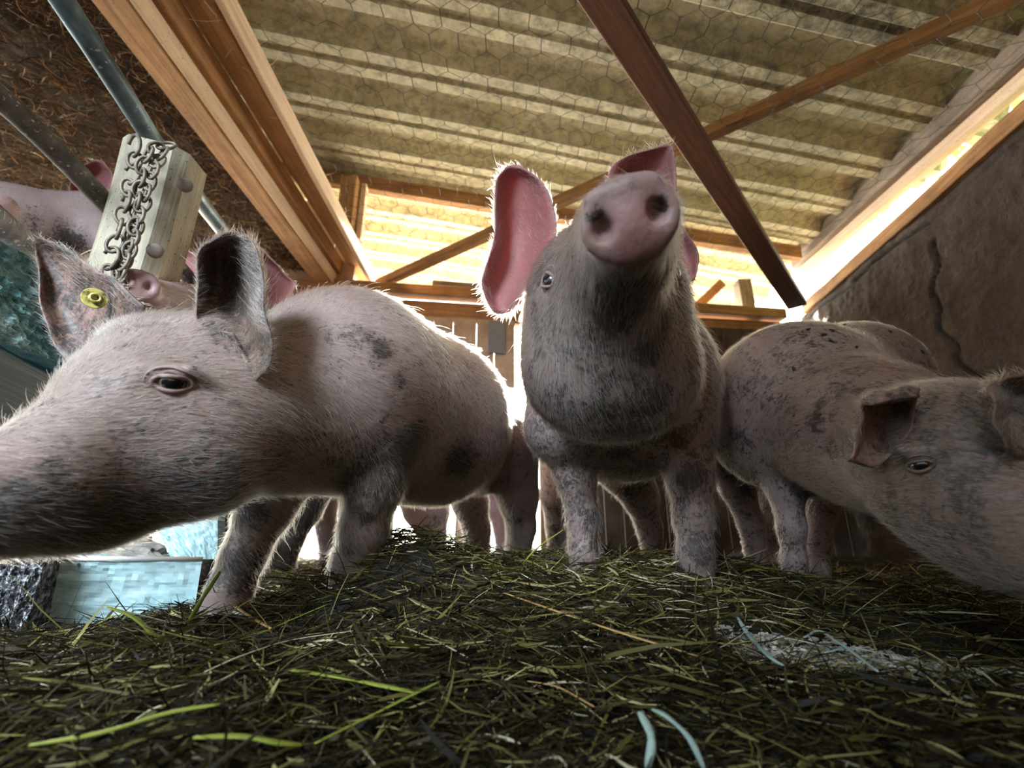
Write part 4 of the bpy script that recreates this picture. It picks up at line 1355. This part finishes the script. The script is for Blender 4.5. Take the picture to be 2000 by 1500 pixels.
B_ears = [
    [[(988, 327, .735), (1005, 324, .74), (1022, 327, .735)], [(968, 350, .73), (1010, 352, .76), (1056, 350, .72)], [(966, 400, .73), (1010, 405, .775), (1080, 400, .71)],
     [(962, 455, .73), (1010, 460, .785), (1090, 460, .70)], [(950, 510, .725), (1000, 515, .78), (1066, 520, .70)], [(940, 555, .72), (985, 560, .765), (1035, 560, .69)], [(948, 588, .72), (980, 592, .745), (1016, 588, .69)], [(966, 608, .72), (985, 610, .73), (1006, 604, .71)]],
    [[(1296, 284, .72), (1306, 283, .722), (1315, 283, .72)], [(1228, 302, .715), (1280, 315, .74), (1320, 318, .715)], [(1188, 340, .71), (1260, 365, .76), (1322, 370, .71)], [(1190, 420, .70), (1260, 430, .77), (1332, 430, .71)],
     [(1250, 490, .70), (1310, 490, .75), (1363, 490, .71)], [(1310, 525, .71), (1340, 530, .73), (1365, 525, .71)], [(1330, 545, .71), (1343, 548, .715), (1354, 544, .71)]],
]
B_mud = spl(B_, [(1235, 580, 95, 1.1), (1200, 620, 80, 1.0), (1300, 620, 50, 1), (1180, 560, 40, .7), (1140, 640, 60, .6), (1270, 680, 80, .8), (1120, 520, 30, .4), (1165, 420, 30, .75), (1290, 395, 26, .8), (1240, 360, 30, .5),
    (1380, 620, 50, .9), (1385, 700, 60, .6), (1350, 560, 40, .6), (1200, 820, 150, .75), (1150, 720, 90, .6), (1270, 780, 90, .8), (1320, 850, 80, .7), (1350, 930, 60, .85), (1365, 1080, 60, .7), (1140, 1000, 70, .6), (1215, 880, 60, .8), (1180, 430, 24, .5)])
B_tan = spl(B_, [(1110, 600, 120, .6), (1150, 480, 60, .7), (1200, 360, 60, .5), (1060, 520, 60, .5), (1250, 700, 120, .6), (1200, 560, 80, .9), (1100, 700, 100, .5), (1270, 560, 60, .9)])
B_pink = spl(B_, [(1228, 440, 120, .55), (1228, 480, 60, .7)])
B_flow = [(W(1228, 430, .45), (-.1, .7, -.9)), (W(1200, 600, .6), (0, .8, -.6)), (W(1180, 740, .6), (0, .6, -.8)), (W(1050, 560, .65), (-.6, .8, .1)), (W(1330, 600, .65), (.6, .8, -.3)), (W(1010, 450, .72), (-.3, -.3, 1)), (W(1280, 330, .72), (-.1, -.2, 1)),
          (W(1390, 700, .95), (.4, .5, -1)), (W(1030, 700, .9), (-.4, .5, -1)), (W(1200, 900, .9), (0, .5, -1)), (W(1350, 1000, .8), (0.1, .1, -1)), (W(1130, 1000, .86), (-.1, .1, -1)), (W(960, 590, .72), (-.8, -.2, -.5))]
pigB, orgB = make_pig('middle pig lifting its round snout towards the camera, pink ears spread', B_, B_ears,
    [(1070, 549, -0.6, .0165, .0105, (-.35, 0, .1))], .0042, B_mud, B_tan, B_pink, 150000, .013, .00019, B_flow, base_mud=.52,
    lids=[(sc_ + fwd * .012, .045)], ear_mud_shade=.12, clean=[(sc_, .08)], skull=(W(1185, 590, .70), W(1228, 434, .44)))

# ---- C: the right pig, head lowered towards the lower right corner
C_ = [
    ball(1668, 752, 116, 1.28, .05),
    seg((1668, 752, 112, 1.28), (1560, 795, 152, 1.08), .05),
    ball(1508, 800, 104, 1.14, .05),
    seg((1560, 795, 156, 1.08), (1690, 845, 132, .84), .06),
    seg((1690, 845, 132, .84), (1800, 890, 138, .68), .06),
    ball(1885, 895, 150, .60, .05),
    ball(1870, 935, 122, .59, .05),
    seg((1880, 925, 132, .58), (2010, 1030, 118, .51), .05),
    seg((2010, 1030, 118, .51), (2140, 1110, 95, .45), .04),
    ball(1905, 1010, 84, .56, .05),
    ell(W(2190, 1150, .41), (.045, .04, .014), frame(np.array((.5, -.8, -.3))), .01),
    seg((1755, 880, 14, .555), (1830, 878, 14, .535), .02),
    seg((1500, 840, 100, 1.08), (1640, 870, 90, 1.0), .05),
]
C_ += leg([(1512, 868, 56, 1.02), (1533, 950, 33, 1.0), (1546, 1030, 23, .98), (1551, 1095, 20, .97), (1550, 1120, 22, .97)])
C_ += leg([(1420, 880, 50, 1.28), (1440, 950, 32, 1.28), (1465, 1020, 22, 1.28), (1475, 1085, 21, 1.28)])
C_ += leg([(1620, 880, 60, 1.15), (1606, 980, 28, 1.15), (1598, 1050, 20, 1.15), (1598, 1096, 20, 1.15)])
C_ += leg([(1500, 900, 50, 1.42), (1510, 970, 30, 1.42), (1500, 1030, 22, 1.42), (1505, 1075, 21, 1.42)])
C_ears = [
    [[(1700, 792, .525), (1745, 782, .52), (1796, 776, .52)], [(1688, 778, .535), (1738, 764, .535), (1797, 757, .53)], [(1680, 790, .56), (1735, 778, .585), (1796, 768, .55)], [(1674, 820, .56), (1730, 815, .61), (1792, 815, .56)], [(1668, 850, .55), (1715, 850, .60), (1775, 850, .56)], [(1661, 885, .54), (1690, 882, .58), (1745, 890, .56)], [(1659, 902, .54), (1672, 902, .555), (1705, 915, .56)]],
    [[(1965, 880, .475), (2015, 900, .485), (2080, 900, .46)], [(1940, 830, .475), (2010, 840, .53), (2090, 830, .46)], [(1930, 780, .48), (2005, 775, .545), (2085, 770, .47)], [(1926, 752, .49), (1990, 745, .53), (2080, 740, .48)], [(1935, 742, .505), (1995, 731, .515), (2070, 728, .50)]],
]
C_mud = spl(C_, [(1590, 820, 50, .7), (1600, 790, 35, .7), (1480, 790, 60, .45), (1440, 860, 70, .6), (1620, 870, 50, .55), (1540, 700, 70, .3), (1800, 900, 100, .4), (1900, 900, 80, .4), (1750, 1000, 80, .3), (1540, 1050, 60, .6), (1470, 950, 60, .6)])
C_tan = spl(C_, [(1900, 930, 420, 1.1), (1600, 780, 260, .55), (1850, 830, 120, .9), (1950, 850, 120, .9), (1800, 930, 130, .7), (1700, 720, 100, .4), (1780, 740, 90, .6), (1900, 1000, 150, .6)])
C_pink = spl(C_, [(1850, 900, 400, .35), (1600, 780, 300, .3), (1970, 1040, 120, .5), (1900, 1080, 90, .4), (1560, 900, 80, .25)])
C_flow = [(W(1990, 1000, .5), (-.8, .5, .4)), (W(1850, 880, .5), (-.6, .6, .5)), (W(1700, 880, .7), (-.8, .8, .2)), (W(1600, 750, 1.0), (-.6, .8, -.3)), (W(1500, 850, 1.0), (-.3, .3, -1)), (W(1700, 650, 1.1), (-.3, .9, .2)), (W(1720, 800, .6), (-.6, .2, .4))]
pigC, orgC = make_pig('right pig with lowered head looking out of the shade beside the wall', C_, C_ears,
    [(1797, 910, 0.1, .0135, .0070, (.1, 0, 0))], .0045, C_mud, C_tan, C_pink, 90000, .011, .0002, C_flow, base_mud=.44, ear_tan_shade=.8, ear_mud_shade=.45, skull=(W(1885, 895, .60), W(2140, 1110, .45)))
# ---- D: pig behind the left one, only its pink snout and ear tips show over the other's head
s3 = np.array((0, 0, CAMZ)) - W(268, 557, .85); s3 /= np.linalg.norm(s3)
s3 = s3 + np.array((-.1, 0, .35)); s3 /= np.linalg.norm(s3)
D1 = np.cross((0, 0, 1.), s3); D1 /= np.linalg.norm(D1); D2 = np.cross(s3, D1)
scD = W(268, 557, .85)
D_ = [
    seg((283, 583, 42, .89), (400, 645, 88, 1.10), .04),
    ball(430, 660, 105, 1.22, .05),
    seg((430, 700, 100, 1.25), (520, 820, 150, 1.45), .06),
    seg((520, 820, 150, 1.45), (600, 860, 120, 1.7), .06),
    ell(scD, (.038, .034, .012), [D1, D2, s3], .01),
    sub(ell(scD + D1 * .016 + s3 * .012, (.0065, .0095, .02), [D1, D2, s3], .005)),
    sub(ell(scD - D1 * .016 + s3 * .012, (.0065, .0095, .02), [D1, D2, s3], .005)),
]
D_ += leg([(450, 900, 60, 1.28), (430, 990, 40, 1.24), (395, 1080, 30, 1.20), (380, 1150, 28, 1.18), (376, 1190, 30, 1.17)])
D_ += leg([(620, 900, 62, 1.38), (590, 990, 38, 1.36), (560, 1060, 27, 1.33), (548, 1110, 25, 1.32), (545, 1132, 26, 1.32)])
D_ += leg([(610, 900, 50, 1.7), (630, 980, 28, 1.72), (640, 1040, 19, 1.72), (642, 1078, 18, 1.72)])
D_ears = [[[(345, 470, 1.2), (352, 474, 1.2), (360, 480, 1.2)], [(340, 500, 1.2), (362, 505, 1.23), (390, 510, 1.19)], [(345, 540, 1.2), (375, 545, 1.23), (405, 560, 1.18)], [(360, 590, 1.19), (385, 590, 1.21), (420, 600, 1.18)]],
          [[(500, 478, 1.22), (508, 484, 1.22), (518, 492, 1.22)], [(492, 500, 1.22), (525, 515, 1.26), (552, 528, 1.22)], [(480, 540, 1.2), (525, 548, 1.25), (578, 560, 1.22)], [(460, 600, 1.2), (500, 600, 1.22), (545, 605, 1.2)]]]
D_mud = spl(D_, [(440, 1000, 80, .8), (580, 1000, 80, 1.0), (560, 1080, 70, .9), (390, 1100, 90, .8)])
make_pig('pig hidden behind the left one, pink snout poking up beside the post', D_, D_ears, [], .0055, D_mud,
    spl(D_, [(560, 1050, 100, .8), (400, 1100, 100, .9)]), [(scD, .055, .35)], 26000, .012, .0003,
    [(W(400, 560, 1.2), (.6, .7, .4)), (W(540, 800, 1.4), (.3, .9, -.4)), (W(540, 1050, 1.3), (0, 0, -1))], lids=[(scD + s3 * .012, .045)])
# ---- E: pig at the back wall, seen under the left pig's belly
E_ = [
    seg((700, 905, 80, 2.30), (850, 890, 84, 2.35), .06),
    ball(940, 880, 66, 2.38, .06),
    seg((700, 890, 74, 2.30), (650, 930, 56, 2.25), .05),
    seg((820, 950, 42, 2.3), (900, 930, 46, 2.35), .04),
]
E_ += leg([(840, 950, 45, 2.25), (852, 1000, 26, 2.25), (856, 1040, 16, 2.25), (858, 1062, 15, 2.25)])
E_ += leg([(806, 950, 40, 2.2), (812, 1000, 24, 2.2), (826, 1035, 15, 2.2), (832, 1056, 14, 2.2)])
E_ += leg([(968, 920, 44, 2.15), (972, 985, 24, 2.15), (978, 1030, 15, 2.15), (982, 1062, 15, 2.15)])
E_ += leg([(935, 920, 40, 2.45), (940, 985, 22, 2.3), (944, 1030, 14, 2.3), (946, 1056, 13, 2.3)])
E_ += leg([(690, 940, 36, 2.3), (680, 1000, 18, 2.3), (676, 1040, 14, 2.3), (676, 1060, 13, 2.3)])
make_pig('far pig at the back, its pink legs showing under the left pig belly', E_, [], [], .008, spl(E_, [(700, 960, 80, .5), (850, 1020, 40, .5)]),
    spl(E_, [(700, 960, 100, .6)]), spl(E_, [(975, 1000, 60, .4)]), 9000, .012, .0004, [(W(800, 900, 2), (1, .2, -.3)), (W(970, 1000, 2.1), (0, 0, -1))])
# ---- F: neighbour pig beyond the pipes at the far left
F_ = [
    seg((180, 420, 42, 1.42), (120, 450, 62, 1.38), .05),
    seg((120, 450, 62, 1.38), (10, 460, 92, 1.30), .06),
    seg((10, 460, 92, 1.30), (-160, 520, 150, 1.5), .06),
    ball(-4, 408, 32, 1.12, .03),
    seg((180, 440, 45, 1.42), (250, 500, 34, 1.34), .04),
]
F_ears = [[[(178, 316, 1.42), (192, 313, 1.42), (206, 320, 1.42)], [(156, 325, 1.42), (190, 335, 1.46), (221, 340, 1.41)], [(138, 350, 1.42), (178, 365, 1.47), (218, 368, 1.40)], [(136, 380, 1.41), (170, 395, 1.46), (205, 392, 1.39)], [(150, 425, 1.39), (175, 430, 1.42), (200, 430, 1.38)]]]
F_ += leg([(-120, 640, 90, 1.5), (-125, 800, 50, 1.5), (-128, 960, 32, 1.5), (-130, 1050, 30, 1.5)])
F_ += leg([(60, 520, 70, 1.35), (40, 700, 45, 1.35), (35, 900, 30, 1.35), (35, 1100, 28, 1.35)])
make_pig('pale pig in the neighbouring pen beyond the pipes, one rounded ear raised', F_, F_ears, [], .0065, spl(F_, [(130, 470, 50, .8), (60, 430, 40, .5)]),
    [], spl(F_, [(-4, 400, 40, .3)]), 16000, .014, .0003, [(W(100, 420, 1.3), (-.8, .5, .2)), (W(180, 360, 1.4), (0, 0, 1))])

# flies on the right pig's back
fl = bpy.data.meshes.new('fly')
bm = bmesh.new()
bmesh.ops.create_uvsphere(bm, u_segments=10, v_segments=8, radius=0.0028, matrix=Matrix.Diagonal((1.7, 1, 0.9, 1)))
bmesh.ops.create_uvsphere(bm, u_segments=8, v_segments=6, radius=0.0018, matrix=Matrix.Translation((0.0052, 0, 0)))
for sg in (-1, 1):
    vs = [bm.verts.new(c) for c in ((0.001, 0.0005 * sg, 0.0024), (-0.0075, 0.0042 * sg, 0.0030), (-0.0080, 0.0012 * sg, 0.0030))]
    bm.faces.new(vs)
bm.to_mesh(fl); bm.free()
M_fly = simple('fly_black', [(0.3, (0.008, 0.008, 0.01)), (0.6, (0.02, 0.02, 0.025))], 50, 0.4, 0.1, 0.001)
fl.materials.append(M_fly)
flies = [(1578, 646, 'leftmost fly near the top edge of the right pig back'), (1625, 648, 'fly highest on the right pig back'), (1608, 656, 'fly just below the highest one on the right pig back'), (1622, 668, 'fly third down on the right pig back'),
         (1650, 636, 'fly on the skyline of the right pig back'), (1672, 680, 'single fly on the right flank of the right pig hump'), (1738, 650, 'fly on the spine of the right pig near the crack'), (1800, 689, 'fly far right on the spine of the right pig'), (1552, 722, 'fly low on the shoulder of the right pig')]
for (u, v, lab) in flies:
    p, nn = hit(C_, u, v)
    if p is None: continue
    o = bpy.data.objects.new('fly', fl); COL.objects.link(o)
    o.location = Vector(p + nn * 0.0032)
    q = Vector(nn).to_track_quat('Z', 'Y')
    o.rotation_euler = (q @ Matrix.Rotation(random.uniform(0, 6), 3, 'Z').to_quaternion()).to_euler()
    tag(o, 'black ' + lab, 'fly', 'flies on the right pig')
